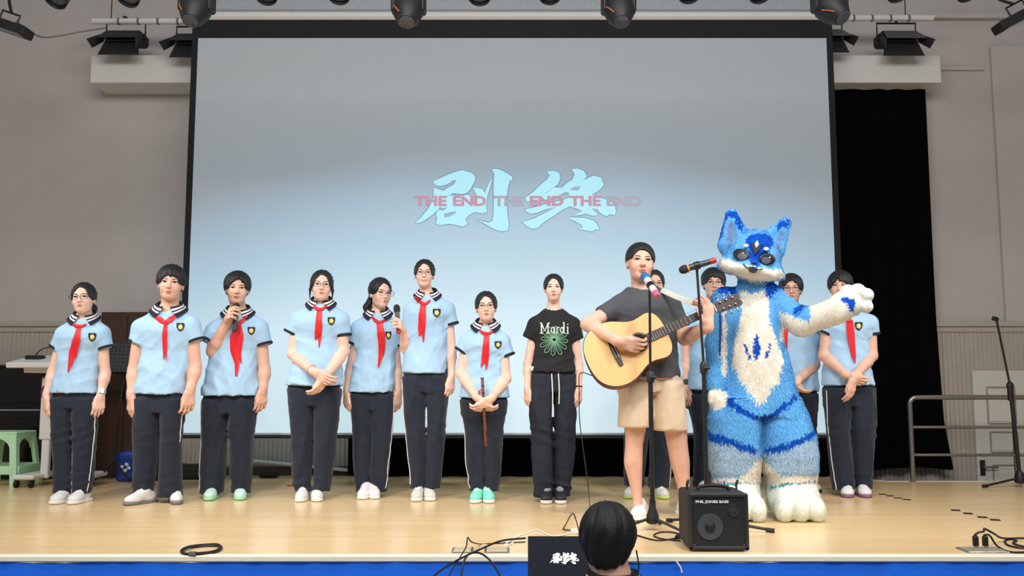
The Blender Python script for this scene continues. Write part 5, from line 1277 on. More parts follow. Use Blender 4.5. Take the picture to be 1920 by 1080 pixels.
# ---- microphone stands
def mic_stand(base, label, clutch_z, top, spread, feet, rot0=0.0, thick=.014, thin=.008, hub=.16, group='microphone stands'):
    base = np.array(base, float); r = empty('microphone_stand', base, label, 'microphone stand', group); top = np.array(top) - base
    mb = MB(); mb.tube([(0, 0, .07), (0, 0, clutch_z)], thick, 14); mb.build('lower_tube', M_DARK, r)
    mb = MB(); mb.lathe([(thick, -.035), (thick*1.7, -.03), (thick*1.8, .02), (thick*1.2, .035)], (0, 0, clutch_z), (0, 0, 1), 14); mb.tube([(0, -.02, clutch_z), (.03, -.03, clutch_z)], .010, 8); mb.build('clutch', M_DARK2, r)
    mb = MB(); mb.tube([(0, 0, clutch_z+.02), top], thin, 10); mb.build('upper_tube', M_DARK, r)
    mb = MB(); mb.lathe([(.020, .0), (.038, .01), (.036, .05), (.020, .09), (.018, .14)], (0, 0, .035), (0, 0, 1), 16); mb.build('hub', M_DARK2, r)
    for ang in feet:
        d = np.array([math.cos(R(ang)), math.sin(R(ang)), 0]); lg = empty('leg', (0, 0, 0)); lg.parent = r
        mb = MB(); mb.tube([d*.03 + (0, 0, .065), d*spread + (0, 0, .014)], .0085, 8); mb.build('leg_tube', M_DARK, lg)
        mb = MB(); mb.tube([d*(spread-.035) + (0, 0, .0165), d*(spread+.012) + (0, 0, .012)], .0125, 8); mb.build('rubber_foot', M_RUB, lg)
    return r
yS = GU['D']-.46
b1 = at(1221, 800, yS); tp = at(1218, 541, yS); mic_stand((b1[0], yS, 0), 'black tripod microphone stand in front of the guitarist', at(960, 707, yS)[2], tp, .24, (200, 310, 70))
m1 = at(1214, 526, yS+.01); r_ = microphone(m1, (-.18, .75, .55), 'microphone with bright blue foam head and pale handle before the singer', head=(22, 112, 168), body=(222, 214, 220), ring=(22, 112, 168), scale=1.18, tail=(206, 96, 120))
mb = MB(); dd = nrm((-.18, .75, .55)); mb.lathe([(.024, -.085), (.025, -.05), (.021, -.05)], (0, 0, 0), dd, 14); mb.tube([-dd*.068 - (0, 0, .012), np.array(tp)-m1], .009, 8); mb.build('clip', M_DARK2, r_)
y2 = yS - .02; b2 = at(1322, 800, y2); tp2 = at(1307, 508, y2); mic_stand((b2[0], y2, 0), 'black microphone stand between the guitarist and the blue costume', at(960, 690, y2)[2], tp2, .36, (-12, 118, 232), thick=.013)
q1, q2 = at(1279, 507, y2-.02), at(1340, 489, y2-.02); dd = nrm(q1-q2)
r_ = microphone(at(1293, 502, y2-.02), dd, 'horizontal black microphone with orange ring and red tail band on second stand', ring=(232, 150, 50), scale=1.05, tail=(176, 36, 40))
mb = MB(); mb.lathe([(.019, -.065), (.024, -.06), (.024, -.03), (.019, -.025)], (0, 0, 0), dd, 14); mb.tube([-dd*.045 - (0, 0, .015), tp2 - at(1293, 502, y2-.02)], .009, 8); mb.build('clip', M_DARK2, r_)
# the stand by the railing
y3 = 7.55; b3 = at(1912, 890, y3); r3 = empty('microphone_stand', (b3[0], y3, 0), 'empty black boom stand beside the steel railing', 'microphone stand', 'microphone stands')
cl3 = at(1894, 724, y3) - (b3[0], y3, 0); t3 = at(1869, 602, y3) - (b3[0], y3, 0)
mb = MB(); mb.tube([(0, 0, .06), cl3], .016, 12); mb.build('lower_tube', M_DARK, r3)
mb = MB(); mb.ell(cl3, (.03, .025, .04), 12, 8); mb.tube([cl3-(0, 0, .12), cl3+(0, 0, .02)], .024, 12); mb.build('clutch', M_DARK2, r3)
mb = MB(); mb.tube([cl3, t3], .009, 10); mb.build('boom', M_DARK, r3)
mb = MB(); mb.box(t3 + (-.012, 0, .018), (.05, .03, .035), np.array(Matrix.Rotation(R(20), 3, 'Y')), .006); mb.build('clip', M_DARK2, r3)
mb = MB(); mb.lathe([(.02, 0), (.042, .01), (.04, .06), (.022, .1)], (0, 0, .03), (0, 0, 1), 16); mb.build('hub', M_DARK2, r3)
for ang in (188, 310, 60):
    d = np.array([math.cos(R(ang)), math.sin(R(ang)), 0]); mb = MB(); mb.tube([d*.03 + (0, 0, .07), d*.32 + (0, 0, .014)], .010, 8); lg = mb.build('leg', M_DARK, r3)
    mb = MB(); mb.tube([d*.29 + (0, 0, .017), d*.335 + (0, 0, .0135)], .0135, 8); mb.build('rubber_foot', M_RUB, lg)
# ---- amplifier
yA = gy(1035); aL, aR = at(1293.5, 1035, yA), at(1406, 1035, yA); aw = aR[0]-aL[0]; ah = at(1350, 925, yA)[2]; ad = .30; ac = np.array([(aL[0]+aR[0])/2, yA+ad/2, 0])
amp = empty('amplifier', ac, 'small black bass amplifier standing at the stage edge', 'amplifier')
M_VIN = mat('black_vinyl', (30, 31, 34), .6, bump=.25, bscale=300); MT = .022
mb = MB(); mb.box((0, .012, ah/2+.006), (aw, ad-.024, ah-.012), bev=.012); mb.build('cabinet', M_VIN, amp)
mb = MB()
for c_, s_ in (((0, ah-.011), (aw, MT)), ((0, .017), (aw, MT)), ((-aw/2+MT/2, ah/2), (MT, ah-.012)), ((aw/2-MT/2, ah/2), (MT, ah-.012))): mb.box((c_[0], -ad/2+.012, c_[1]), (s_[0], .024, s_[1]), bev=.007)
mb.build('front_frame', M_VIN, amp)
mb = MB(); mb.box((0, -ad/2+.016, ah/2), (aw-.036, .012, ah-.036)); gr = mb.build('grille', M_GRILL, amp)
def on_amp(u, v, off): return at(u, v, yA+off) - ac
M_CONE = mat('speaker_cone', (62, 64, 68), .7); c_ = on_amp(1331.5, 988, .008)
mb = MB(); mb.lathe([(.066, 0), (.064, .004), (.058, .004), (.03, .0005), (.0001, .0005)], c_, (0, -1, 0), 36); mb.build('woofer', M_CONE, amp)
mb = MB(); mb.lathe([(.026, 0), (.024, .006), (.014, .011), (.0001, .013)], c_ + (0, -.001, 0), (0, -1, 0), 28); mb.build('dust_cap', mat('dust_cap_black', (22, 22, 25), .5), amp)
c_ = on_amp(1376, 958, .008); mb = MB(); mb.lathe([(.030, 0), (.028, .003), (.02, .001), (.008, .004), (.0001, .005)], c_, (0, -1, 0), 28); mb.build('tweeter', mat('tweeter_black', (34, 35, 38), .6), amp)
me = text_mesh('PHIL JONES BASS', .0175, .0006, .0006); o_ = link('brand_lettering', me, mat('lettering_white', (226, 226, 226), .5), amp); p_ = on_amp(1335, 941, .007); o_.location = p_; o_.rotation_euler = (R(90), 0, 0)
xs_ = [v.co.x for v in me.vertices]; o_.scale.x = (on_amp(1366, 941, 0)[0]-on_amp(1304, 941, 0)[0])/(max(xs_)-min(xs_))
mb = MB(); mb.tube(smooth_path([(-.085, -.02, ah-.004), (-.07, -.02, ah+.018), (0, -.02, ah+.026), (.07, -.02, ah+.018), (.085, -.02, ah-.004)], 5), .009, 8); mb.build('handle', M_RUB, amp)
for i in range(6):
    mb = MB(); mb.lathe([(.009, 0), (.008, .012), (.0001, .013)], (-.1+.04*i, .06, ah-.001), (0, 0, 1), 12); mb.build('knob', M_STEEL, amp)
for sx in (-1, 1):
    mb = MB(); mb.lathe([(.004, 0), (.004, .002)], (sx*(aw/2-.026), -ad/2+.009, .034), (0, -1, 0), 8); mb.build('screw', M_STEEL, amp)
    for sy in (-1, 1):
        mb = MB(); mb.lathe([(.012, 0), (.014, .008)], (sx*(aw/2-.03), sy*(ad/2-.05), 0), (0, 0, 1), 12); mb.build('rubber_foot', M_RUB, amp)
for x in (-.125, .135):
    mb = MB(); mb.tube(smooth_path([(x, .03, ah-.002), (x, .03, ah+.03), (x+.01, .04, ah+.045), (x+.012, .09, ah+.01)], 4), .0055, 8); mb.build('jack_plug', M_RUB, amp)
# ---- cables
def cable(name, pts, r, label, m=None, n=6, cat='cable', group=None):
    P_ = smooth_path(pts, 7); o = P_[0]; mb = MB(); mb.tube([p - o for p in P_], r, n); ob = mb.build(name, m or M_RUB, label=label, cat=cat, group=group); ob.location = tuple(o); return ob
G = lambda u, v, z=.005: ground(u, v, z)
cable('guitar_cable', [g0 + gpt_(-.333, -.06, -.05), at(1088, 700, GU['D']-.2), at(1086, 735, GU['D']-.2), at(1087, 790, GU['D']-.22), at(1096, 860, GU['D']-.27), at(1103, 915, GU['D']-.32), G(1106, 962, .01), G(1098, 980), G(1092, 1000)], .0032, 'thin black cable hanging from the guitar to the stage floor', group='black cables on the stage')
cable('power_cable', [G(1088, 995), G(1058, 993), G(1060, 985, .02), at(1073, 963, 5.0), at(1080, 975, 5.0), G(1086, 1000), G(1083, 1010, .008)], .0035, 'black cable loop standing up behind the laptop', group='black cables on the stage')
cable('speaker_cable', [G(1192, 1003), G(1230, 1013), G(1262, 1010), G(1278, 1004), G(1262, 998), G(1238, 998), G(1226, 1004), G(1240, 1010), G(1276, 1014)], .0045, 'looped black cable lying beside the amplifier', group='black cables on the stage')
cable('laptop_cable', [at(985, 1009, 4.2), at(940, 1014, 4.3), at(900, 1030, 4.3), at(866, 1046, 4.28), at(838, 1062, 4.2), at(812, 1082, 4.1), at(800, 1110, 4.0)], .005, 'thick black cable draped from the laptop over the stage edge', group='cables over the stage edge')
cable('arched_cable', [at(866, 1110, 4.15), at(866, 1068, 4.2), at(876, 1042, 4.25), at(895, 1036, 4.28), at(914, 1046, 4.25), at(930, 1066, 4.2), at(942, 1090, 4.1)], .005, 'black cable arching against the blue stage skirt', group='cables over the stage edge')
cable('twisted_cable', [at(838, 1110, 4.15), at(842, 1080, 4.2), at(862, 1046, 4.28), at(874, 1025, 4.34), at(877, 1008, 4.36), at(884, 1016, 4.40), G(900, 1020), G(925, 1019), G(985, 1016)], .0032, 'thin dark cable rising over the stage edge left of the laptop', group='cables over the stage edge')
M_WC = mat('white_cable', (226, 224, 218), .5)
cable('white_cable', [G(962, 1018), G(945, 1024), G(965, 1008), G(990, 998), G(1006, 993), G(1022, 1000), G(1036, 1005), G(1050, 1004), G(1076, 998)], .004, 'white cable curling on the floor behind the laptop', M_WC)
yc_ = ground(378, 1034)
mb = MB()
pts = []
for k in range(3):
    for t in np.linspace(0, 2*math.pi, 25)[:-1]: pts.append(((.088+.006*math.sin(k*2+t))*math.cos(t+.3), (.125+.006*k)*math.sin(t+.3), .006+.004*k+.002*math.sin(3*t)))
mb.tube(pts, .0050, 7); ob = mb.build('coiled_cable', M_RUB, label='coil of black cable lying near the left stage edge', cat='cable'); ob.location = tuple(yc_)
mb = MB(); mb.tube([(-.015, -.13, .012), (.02, -.134, .012)], .012, 8); mb.build('cable_tie', M_STEEL, ob)
# power adapter and plugs behind the laptop
a = G(1080, 1001, 0); mb = MB(); mb.box((0, 0, .014), (.06, .03, .028), bev=.005); o_ = mb.build('plug_adapter', M_WC, label='small white plug adapter on the floor behind the laptop', cat='adapter'); o_.location = tuple(a)
# floor sockets
def socket(u0, v0, u1, v1, label, m, group):
    a, b = ground(u0, v0), ground(u1, v1); c_ = (a+b)/2; r = empty('floor_socket', (c_[0], c_[1], 0), label, 'floor socket', group)
    w_, d_ = abs(b[0]-a[0]), max(abs(a[1]-b[1]), .05); mb = MB(); mb.box((0, 0, .003), (w_, d_, .006), bev=.002); mb.build('frame', M_STEEL, r)
    mb = MB(); mb.box((0, 0, .006), (w_-.02, d_-.02, .006), bev=.002); mb.build('lid', m, r); return r
M_BRS = mat('brass_plate', (206, 196, 160), .4, .3)
socket(846, 1037, 888, 1028, 'pale floor socket plate nearest the twisted cable', M_BRS, 'floor sockets'); socket(908, 1037, 955, 1028, 'pale floor socket plate left of the laptop', M_BRS, 'floor sockets')
fs = socket(1815, 1037, 1868, 1028, 'grey floor socket with two black plugs at the right stage edge', mat('grey_plate', (140, 136, 122), .5), 'floor sockets')
for u in (1830, 1848):
    p_ = ground(u, 1030); mb = MB(); mb.box((0, 0, .032), (.026, .022, .052), bev=.004); mb.tube([(0, 0, .05), (.0, 0, .066)], .008, 8); o_ = mb.build('power_plug', M_RUB, label='black power plug standing in the right floor socket, %s' % ('left of the pair' if u == 1830 else 'right of the pair'), cat='plug', group='power plugs'); o_.location = (p_[0], p_[1], .009)
p1, p2 = ground(1830, 1030), ground(1848, 1030)
cable('mains_cable', [p1 + (0, 0, .074), p1 + (.02, 0, .085), p1 + (.05, .01, .088), p2 + (.01, .02, .10), p2 + (.06, .03, .075), G(1880, 1009, .02), G(1920, 1009), G(1980, 1012)], .0055, 'black power cord running right from the floor socket', group='cords at the right stage edge')
cable('mains_cable', [p2 + (0, 0, .074), p2 + (.02, -.01, .07), G(1868, 1022, .02), G(1884, 1032), G(1905, 1036), G(1945, 1034)], .0055, 'lower black power cord curving along the right stage edge', group='cords at the right stage edge')
cable('looped_cord', [G(1960, 1026), G(1920, 1028), G(1892, 1023), G(1884, 1015), G(1894, 1011), G(1906, 1014), G(1900, 1019), G(1930, 1026, .012), G(1975, 1022)], .0055, 'black cord forming a small loop by the right stage edge', group='cords at the right stage edge')
# floor marks
M_TAPE = mat('dark_brown_tape', (52, 34, 22), .6)
for i, (u, v) in enumerate(((1655, 927), (1669, 930), (1684, 934), (1700, 937), (1792, 957), (1815, 963), (1842, 970), (1866, 975))):
    p_ = ground(u, v); mb = MB(); mb.box((0, 0, .001), (.055, .075 if i > 3 else .055, .002), np.array(Matrix.Rotation(R(-20), 3, 'Z'))); o_ = mb.build('floor_tape', M_TAPE, label=['dark tape dash touching the shadow of the purple soled shoes', 'second dark tape dash right of the purple soled shoes', 'third dark tape dash right of the purple soled shoes', 'fourth dark tape dash, farthest right of the purple soled shoes', 'first and farthest of the four tape dashes below the railing', 'second of the four tape dashes below the railing', 'third of the four tape dashes below the railing', 'nearest and rightmost of the four tape dashes below the railing'][i], cat='tape mark', group='far tape dashes' if i < 4 else 'near tape dashes'); o_.location = tuple(p_)
p_ = ground(543, 912); mb = MB(); mb.ell((0, 0, .008), (.022, .012, .008), 10, 6); o_ = mb.build('red_scrap', M_RED, label='tiny red scrap on the floor behind the children', cat='scrap'); o_.location = tuple(p_)

# ---- stage lighting on the rear pipe
M_HS = mat('lamp_housing', (26, 26, 28), .55, var=.2, scale=20); M_LENS = mat('lamp_lens', (70, 78, 92), .12, var=.2, scale=40)
yL = 8.10
for sd, (u0, u1, v) in enumerate(((174, 420, 40), (1520, 1749, 34))):
    a, b = at(u0, v, yL), at(u1, v, yL); o_ = (a+b)/2; r = empty('lighting_pipe', o_, ('left' if sd == 0 else 'right') + ' end of the white lighting pipe above the pelmet', 'pipe')
    mb = MB(); mb.tube([a-o_, b-o_], .028, 12); mb.build('pipe', M_WHITE, r)
    uw = 208 if sd == 0 else 1698; w0, w1 = at(uw, v, yL), at(uw, -60, yL); mb = MB(); mb.tube([w0-o_, np.array([w0[0], yL, w1[2]])-o_], .005, 6); mb.build('hanger_wire', M_DARK, r)
    for k in range(5):
        t = .2+.15*k; mb = MB(); mb.lathe([(.029, -.01), (.033, -.008), (.033, .008), (.029, .01)], (a-o_)*(1-t)+(b-o_)*t, b-a, 12); mb.build('cable_tie', mat('grey_tie', (110, 106, 104), .7), r)
def barndoor(u0, v0, u1, v1, label, roll=0, y=yL, open_=0, yaw=0):
    a, b = at(u0, v0, y), at(u1, v1, y); w_ = abs(b[0]-a[0]); h_ = abs(a[2]-b[2]); c_ = (a+b)/2; r = empty('barndoor_light', c_, label, 'stage light', 'barndoor lights on the rear pipe'); r.rotation_euler = (0, R(roll), R(yaw))
    mb = MB(); mb.box((0, .08, h_*.13), (w_*.82, .20, h_*.34), None, .02); bd = mb.build('housing', M_HS, r)
    for k in range(7):
        mb = MB(); mb.box((-w_*.3+w_*.1*k, .08, h_*.31), (.014, .12, .012)); mb.build('cooling_fin', M_HS, bd)
    mb = MB(); mb.box((0, -.028, h_*.08), (w_*.70, .02, h_*.20), None, .004); mb.build('lens', mat('dark_lens', (14, 15, 18), .3), r)
    mb = MB(); z1 = h_*.56; mb.tube([(-w_*.43, .05, h_*.12), (-w_*.43, .05, z1), (w_*.43, .05, z1), (w_*.43, .05, h_*.12)], .010, 8); mb.build('yoke', M_DARK, r)
    for sx in (-1, 1):
        mb = MB(); mb.lathe([(.022, 0), (.022, .02), (.008, .024)], (sx*w_*.41, .05, h_*.14), (sx, 0, 0), 12); mb.build('knob', M_DARK2, r)
    def flap(pts, nm='barn_door', m_=M_HS):
        P_ = [np.array(p, float) for p in pts]; nrm_ = nrm(np.cross(P_[1]-P_[0], P_[2]-P_[0]))*.004; mb = MB(); n_ = len(P_); mb.v = [tuple(p) for p in P_] + [tuple(p+nrm_) for p in P_]
        mb.f = [tuple(range(n_)), tuple(range(n_, 2*n_))[::-1]] + [(i, (i+1) % n_, n_+(i+1) % n_, n_+i) for i in range(n_)]; mb.m = [0]*len(mb.f); mb.build(nm, m_, r, 20)
    flap([(-w_*.36, -.04, -.04*h_), (w_*.36, -.04, -.04*h_), (w_*.45, -.09, -h_*.48), (-w_*.45, -.09, -h_*.48)])
    flap([(-w_*.36, -.03, h_*.26), (w_*.36, -.03, h_*.26), (w_*.47, -.15, -h_*.06), (-w_*.42, -.15, -h_*.06)], 'barn_door', mat('grey_flap', (74, 72, 70), .6) if open_ else M_HS)
    for sx in (-1, 1): flap([(sx*w_*.39, -.03, h_*.2), (sx*w_*.39, -.03, -h_*.05), (sx*w_*(.44 if sx != (1 if open_ else -1) else .50), -.15, -h_*.36), (sx*w_*(.46 if sx != (1 if open_ else -1) else .60), -.18, -h_*.14)])
    mb = MB(); mb.tube([(0, .05, z1), (0, .02, z1+.05)], .012, 8); mb.ell((0, .02, z1+.04), (.025, .025, .02), 10, 6); mb.build('clamp', M_DARK, r)
barndoor(190, 44, 272, 110, 'black barndoor light on the pipe, clear of the screen at left')
barndoor(322, 50, 404, 115, 'black barndoor light half hidden by the screen at left')
barndoor(1508, 42, 1590, 106, 'black barndoor light half hidden by the screen at right', open_=1)
barndoor(1642, 44, 1730, 112, 'black barndoor light on the pipe, clear of the screen at right', open_=1)
def sidebar(u, v, ang, label, y=7.0):
    c_ = at(u, v, y); r = empty('led_flood', c_, label, 'stage light', 'floods at the picture edges'); M_ = np.array(Matrix.Rotation(R(ang), 3, 'Y'))
    mb = MB(); mb.box((0, 0, 0), (.42, .16, .075), M_, .008); mb.build('housing', M_HS, r)
    mb = MB(); mb.tube([M_ @ np.array(p) for p in ((-.06, 0, .03), (-.06, 0, .115), (.09, 0, .115), (.09, 0, .03))], .009, 8); mb.build('bracket', M_DARK, r)
    mb = MB(); mb.box(M_ @ np.array([0, -.02, -.038]), (.36, .11, .006), M_); mb.build('lens', M_LENS, r)
    mb = MB(); mb.tube(smooth_path([M_ @ np.array(p) for p in ((.015, 0, .115), (-.05, .02, .2), (-.11, .02, .32), (-.2, .03, .5))], 4), .012, 8); mb.build('cable_bundle', M_DARK, r)
sidebar(8, 48, 19, 'black flood light tilted down at the top left corner'); sidebar(1912, 32, -28, 'black flood light tilted down at the top right corner')
cable('hanging_cable', [at(30, 40, 7.4), at(60, 62, 7.7), at(90, 70, 8.0), at(150, 60, 8.2), at(200, 52, 8.15)], .007, 'grey cable sagging across the wall at top left', mat('grey_cable', (130, 122, 118), .7))
# ---- front truss with moving heads and par cans (their lower halves are in view)
yT = 5.6; zT = at(960, -70, yT)[2]
r = empty('lighting_truss', (0, yT, zT), 'black lighting pipe across the top of the stage carrying the lamps', 'truss'); mb = MB(); mb.tube([(-4.2, 0, 0), (4.2, 0, 0)], .03, 12); mb.build('pipe', M_DARK, r)
for x in (-3.2, 0, 3.2):
    mb = MB(); mb.tube([(x, 0, 0), (x, 0, 1.2)], .008, 6); mb.build('hanger', M_DARK, r)
M_AMB = mat('amber_stripe', (170, 92, 60), .4)
for u, v, tl in ((368, 14, 6), (766, 16, 2), (1160, 16, -4), (1556, 12, -30)):
    c_ = at(u, v, yT-.05); r = empty('moving_head_light', c_, 'black moving head lamp hanging over the %s' % {368: 'left edge of the screen', 766: 'screen, left of the middle', 1160: 'screen, right of the middle', 1556: 'right edge of the screen, tilted'}[u], 'stage light', 'moving head lamps'); M_ = np.array(Matrix.Rotation(R(tl), 3, 'Y') @ Matrix.Rotation(R(-28), 3, 'X'))
    mb = MB(); mb.lathe([(.030, -.135), (.055, -.13), (.085, -.075), (.100, -.02), (.102, .02), (.085, .07), (.055, .10), (.02, .11)], (0, 0, 0), M_ @ np.array([0, 0, 1.0]), 14); hd_ = mb.build('head', M_HS, r, 40)
    mb = MB(); mb.lathe([(.05, 0), (.05, .008), (.0001, .014)], M_ @ np.array([0, 0, -.13]), M_ @ np.array([0, 0, -1.0]), 16); mb.build('lens', M_LENS, hd_)
    mb = MB(); mb.tube([M_ @ np.array(p) for p in ((-.086, -.045, -.03), (-.070, -.062, -.07), (-.045, -.06, -.105))], .005, 6); mb.build('amber_stripe', M_AMB, hd_)
    for sx in (-1, 1):
        mb = MB(); mb.box((sx*.092, .01, .10), (.035, .10, .26), bev=.012); mb.build('yoke_arm', M_HS, r)
    mb = MB(); mb.box((0, .02, .25), (.25, .16, .08), bev=.015); mb.build('base', M_HS, r)
    mb = MB(); zt_ = zT - c_[2]; mb.tube([(0, .04, .28), (0, .05, zt_)], .015, 8); mb.build('clamp', M_DARK, r)
PU = [(107, -6, 12), (242, -9, 8), (500, -13, 3), (636, -14, 2), (899, -12, 0), (1031, -14, 0), (1292, -16, -2), (1424, -16, -3), (1682, -18, -6), (1812, -19, -8)]
for i, (u, v, tl) in enumerate(PU):
    c_ = at(u, v, yT); r = empty('par_can', c_, 'black par can peeking in at the top edge, %s from the left' % ('first second third fourth fifth sixth seventh eighth ninth tenth'.split()[i]), 'stage light', 'par cans along the top edge'); M_ = np.array(Matrix.Rotation(R(tl), 3, 'Y') @ Matrix.Rotation(R(-32), 3, 'X')); ax_ = M_ @ np.array([0, 0, -1.0])
    mb = MB(); mb.lathe([(.035, -.20), (.06, -.16), (.072, -.02), (.076, .03), (.070, .03), (.066, .0)], (0, 0, 0), ax_, 20); mb.build('can', M_HS, r)
    mb = MB(); mb.lathe([(.068, .0), (.06, .012), (.03, .02), (.0001, .022)], (0, 0, 0), ax_, 20); mb.build('lens', M_LENS, r)
    mb = MB(); zt_ = zT - c_[2]; mb.tube([(-.09, 0, .06), (-.09, 0, .2), (.09, 0, .2), (.09, 0, .06)], .008, 6); mb.tube([(0, 0, .2), (0, 0, zt_)], .012, 6); mb.build('yoke', M_DARK, r)

# ---- steel railing at the steps
yR = YR - .03; r = empty('railing', (at(1712, 903, yR)[0], yR, 0), 'brushed steel handrail at the side steps', 'railing'); o_ = np.array([at(1712, 903, yR)[0], yR, 0])
zr = lambda v: at(1800, v, yR)[2]; z1 = zr(745)
mb = MB(); mb.tube([(0, 0, 0), (0, 0, z1-.06)] + [(.06*(1-math.cos(t)), 0, z1-.06+.06*math.sin(t)) for t in np.linspace(0, math.pi/2, 7)] + [(2.2, 0, z1)], .021, 12); mb.build('top_rail', M_STEEL, r)
for v in (801, 853):
    mb = MB(); mb.tube([(0, 0, zr(v)), (2.2, 0, zr(v))], .013, 10); mb.build('mid_rail', M_STEEL, r)
xp_ = at(1903, 820, yR)[0] - o_[0]
for x in (xp_, 2.15):
    mb = MB(); mb.tube([(x, 0, 0), (x, 0, z1)], .019, 12); mb.build('post', M_STEEL, r)
# ---- piano, lectern, stool, cabinet, music stand, bags on the left
M_PIA = mat('black_piano_lacquer', (8, 8, 10), .18, var=.1)
yP = 8.12; pr = at(164, 780, yP)[0]; ptz = at(60, 684, yP)[2]; pw = 1.45; r = empty('upright_piano', (pr-pw/2, yP+.18, 0), 'glossy black upright piano behind the white lectern', 'piano')
mb = MB(); mb.box((0, .04, ptz/2), (pw, .26, ptz-.02), bev=.01); mb.build('case', M_PIA, r)
mb = MB(); mb.box((0, .03, ptz-.012), (pw+.03, .31, .024), bev=.006); mb.build('lid', M_PIA, r)
kz = at(60, 768, yP-.15)[2]
mb = MB(); mb.box((0, -.20, kz-.045), (pw, .26, .07), bev=.008); kb = mb.build('key_bed', M_PIA, r)
mb = MB(); mb.box((0, -.31, kz-.004), (pw-.05, .02, .012), bev=.002); mb.build('key_slip', mat('grey_edge', (150, 152, 156), .3), kb)
mb = MB(); mb.box((0, -.18, kz+.02), (pw-.06, .20, .05), bev=.012); mb.build('fallboard', M_PIA, r)
for sx in (-1, 1):
    mb = MB(); mb.box((sx*(pw/2-.05), -.25, (kz-.08)/2), (.07, .08, kz-.08), bev=.008); mb.build('leg', M_PIA, r)
mb = MB(); mb.box((0, -.10, .05), (pw, .03, .09), bev=.006); mb.build('kick_board', M_PIA, r)
for x in (-.1, 0, .1):
    mb = MB(); mb.box((x, -.15, .05), (.03, .10, .012), bev=.004); mb.build('pedal', M_STEEL, r)
M_LEC = mat('white_lectern_laminate', (222, 222, 220), .4, var=.02)
yl = 7.66; lx = at(118, 880, yl)[0]; lo = np.array([lx, yl, 0]); r = empty('lectern', lo, 'white wheeled lectern with gooseneck microphone beside the piano', 'lectern')
q = lambda u, v, dy=0: at(u, v, yl+dy) - lo
tl_, tr_ = q(36, 678), q(178, 676); tz_ = tl_[2]
mb = MB(); mb.box(((tl_[0]+tr_[0])/2, 0, tz_), (tr_[0]-tl_[0], .42, .045), np.array(Matrix.Rotation(R(10), 3, 'X')), .008); tp_ = mb.build('desk_top', M_LEC, r)
mb = MB(); mb.box(((tl_[0]+tr_[0])/2+.03, .03, tz_-.06), (tr_[0]-tl_[0]-.14, .3, .07), bev=.01); mb.build('under_tray', M_LEC, r)
pl, pr_, pz0, pz1 = q(76, 800)[0], q(150, 800)[0], q(0, 824)[2], q(0, 708)[2]
mb = MB(); mb.box(((pl+pr_)/2, 0, (pz0+pz1)/2), (pr_-pl, .05, pz1-pz0), bev=.008); fp = mb.build('front_panel', M_LEC, r)
mb = MB(); mb.tube([((pl+.035)+.05*math.cos(t)*.5, -.03, q(0, 735)[2]+.05*math.sin(t)) for t in np.linspace(.5, 5.6, 15)], .008, 6); mb.build('purple_emblem', mat('purple_print', (96, 52, 130), .5), fp)
for u in (85, 142):
    x_ = q(u, 850)[0]; mb = MB(); mb.box((x_, .012, (pz0+.09)/2+.02), (.065, .05, pz0-.09+.1), bev=.008); mb.build('column', M_LEC, r)
for u in (66, 164):
    x_ = q(u, 890)[0]; mb = MB(); mb.box((x_, 0, .085), (.17, .40, .04), bev=.012); ft = mb.build('foot', M_LEC, r)
    for dx in (-.06, .06):
        mb = MB(); mb.lathe([(.012, -.013), (.032, -.012), (.033, 0), (.032, .012), (.012, .013)], (x_+dx, -.17, .033), (1, 0, 0), 16); mb.build('caster', M_RUB, ft)
mb = MB(); bx_ = q(66, 672)[0]; mb.box((bx_, .0, tz_+.035), (.14, .09, .035), bev=.01); gb = mb.build('microphone_base', M_DARK2, r)
mb = MB(); mb.tube(smooth_path([(bx_-.0, 0, tz_+.05), q(72, 660), q(80, 654), q(96, 651), q(108, 650)], 5), .005, 6); mb.build('gooseneck', M_DARK2, gb)
# stool
M_STO = mat('mint_green_plastic', (186, 232, 192), .4, var=.03)
yst = 7.80; sx_ = at(12, 850, yst)[0]; sw, shh = .33, at(12, 808, yst)[2]; r = empty('plastic_stool', (sx_, yst, 0), 'mint green plastic stool at the left picture edge', 'stool')
mb = MB(); mb.box((0, 0, shh-.012), (sw, sw, .024), bev=.008); mb.build('seat', M_STO, r)
for ax_ in (0, 1):
    for sg in (-1, 1):
        for tt_ in (-1, 1):
            pass
for sxx in (-1, 1):
    for syy in (-1, 1):
        mb = MB(); e = .055; t0, t1 = sw/2-.006, sw/2+.045
        P_ = []
        for z_, h_ in ((shh-.02, t0), (.0, t1)):
            P_.append([(sxx*h_, syy*h_, z_), (sxx*(h_-e), syy*h_, z_), (sxx*(h_-e), syy*(h_-.012), z_), (sxx*(h_-.012), syy*(h_-.012), z_), (sxx*(h_-.012), syy*(h_-e), z_), (sxx*h_, syy*(h_-e), z_)])
        mb.quad_grid(P_, True); mb.f += [tuple(range(6)), tuple(range(6, 12))]; mb.m += [0, 0]; mb.build('leg', M_STO, r, 20)
for k in range(4):
    M_ = np.array(Matrix.Rotation(R(90*k), 3, 'Z')); h0 = sw/2-.006
    outl = [(-h0, shh-.02), (h0, shh-.02), (h0, shh-.09)] + [((h0-.045)*math.cos(t), shh-.15+.095*math.sin(t)) for t in np.linspace(0.0, math.pi, 11)] + [(-h0, shh-.09)]
    mb = MB(); mb.prism(outl, M_ @ np.array([0, -h0-.004, 0]), M_ @ np.array([1.0, 0, 0]), (0, 0, 1), M_ @ np.array([0, .010, 0])); mb.build('apron', M_STO, r, 20)
    h1 = sw/2+.03; mb = MB(); mb.box(M_ @ np.array([0, -h1, .13]), (2*h1-.06, .012, .07), M_, .004); mb.build('stretcher', M_STO, r)
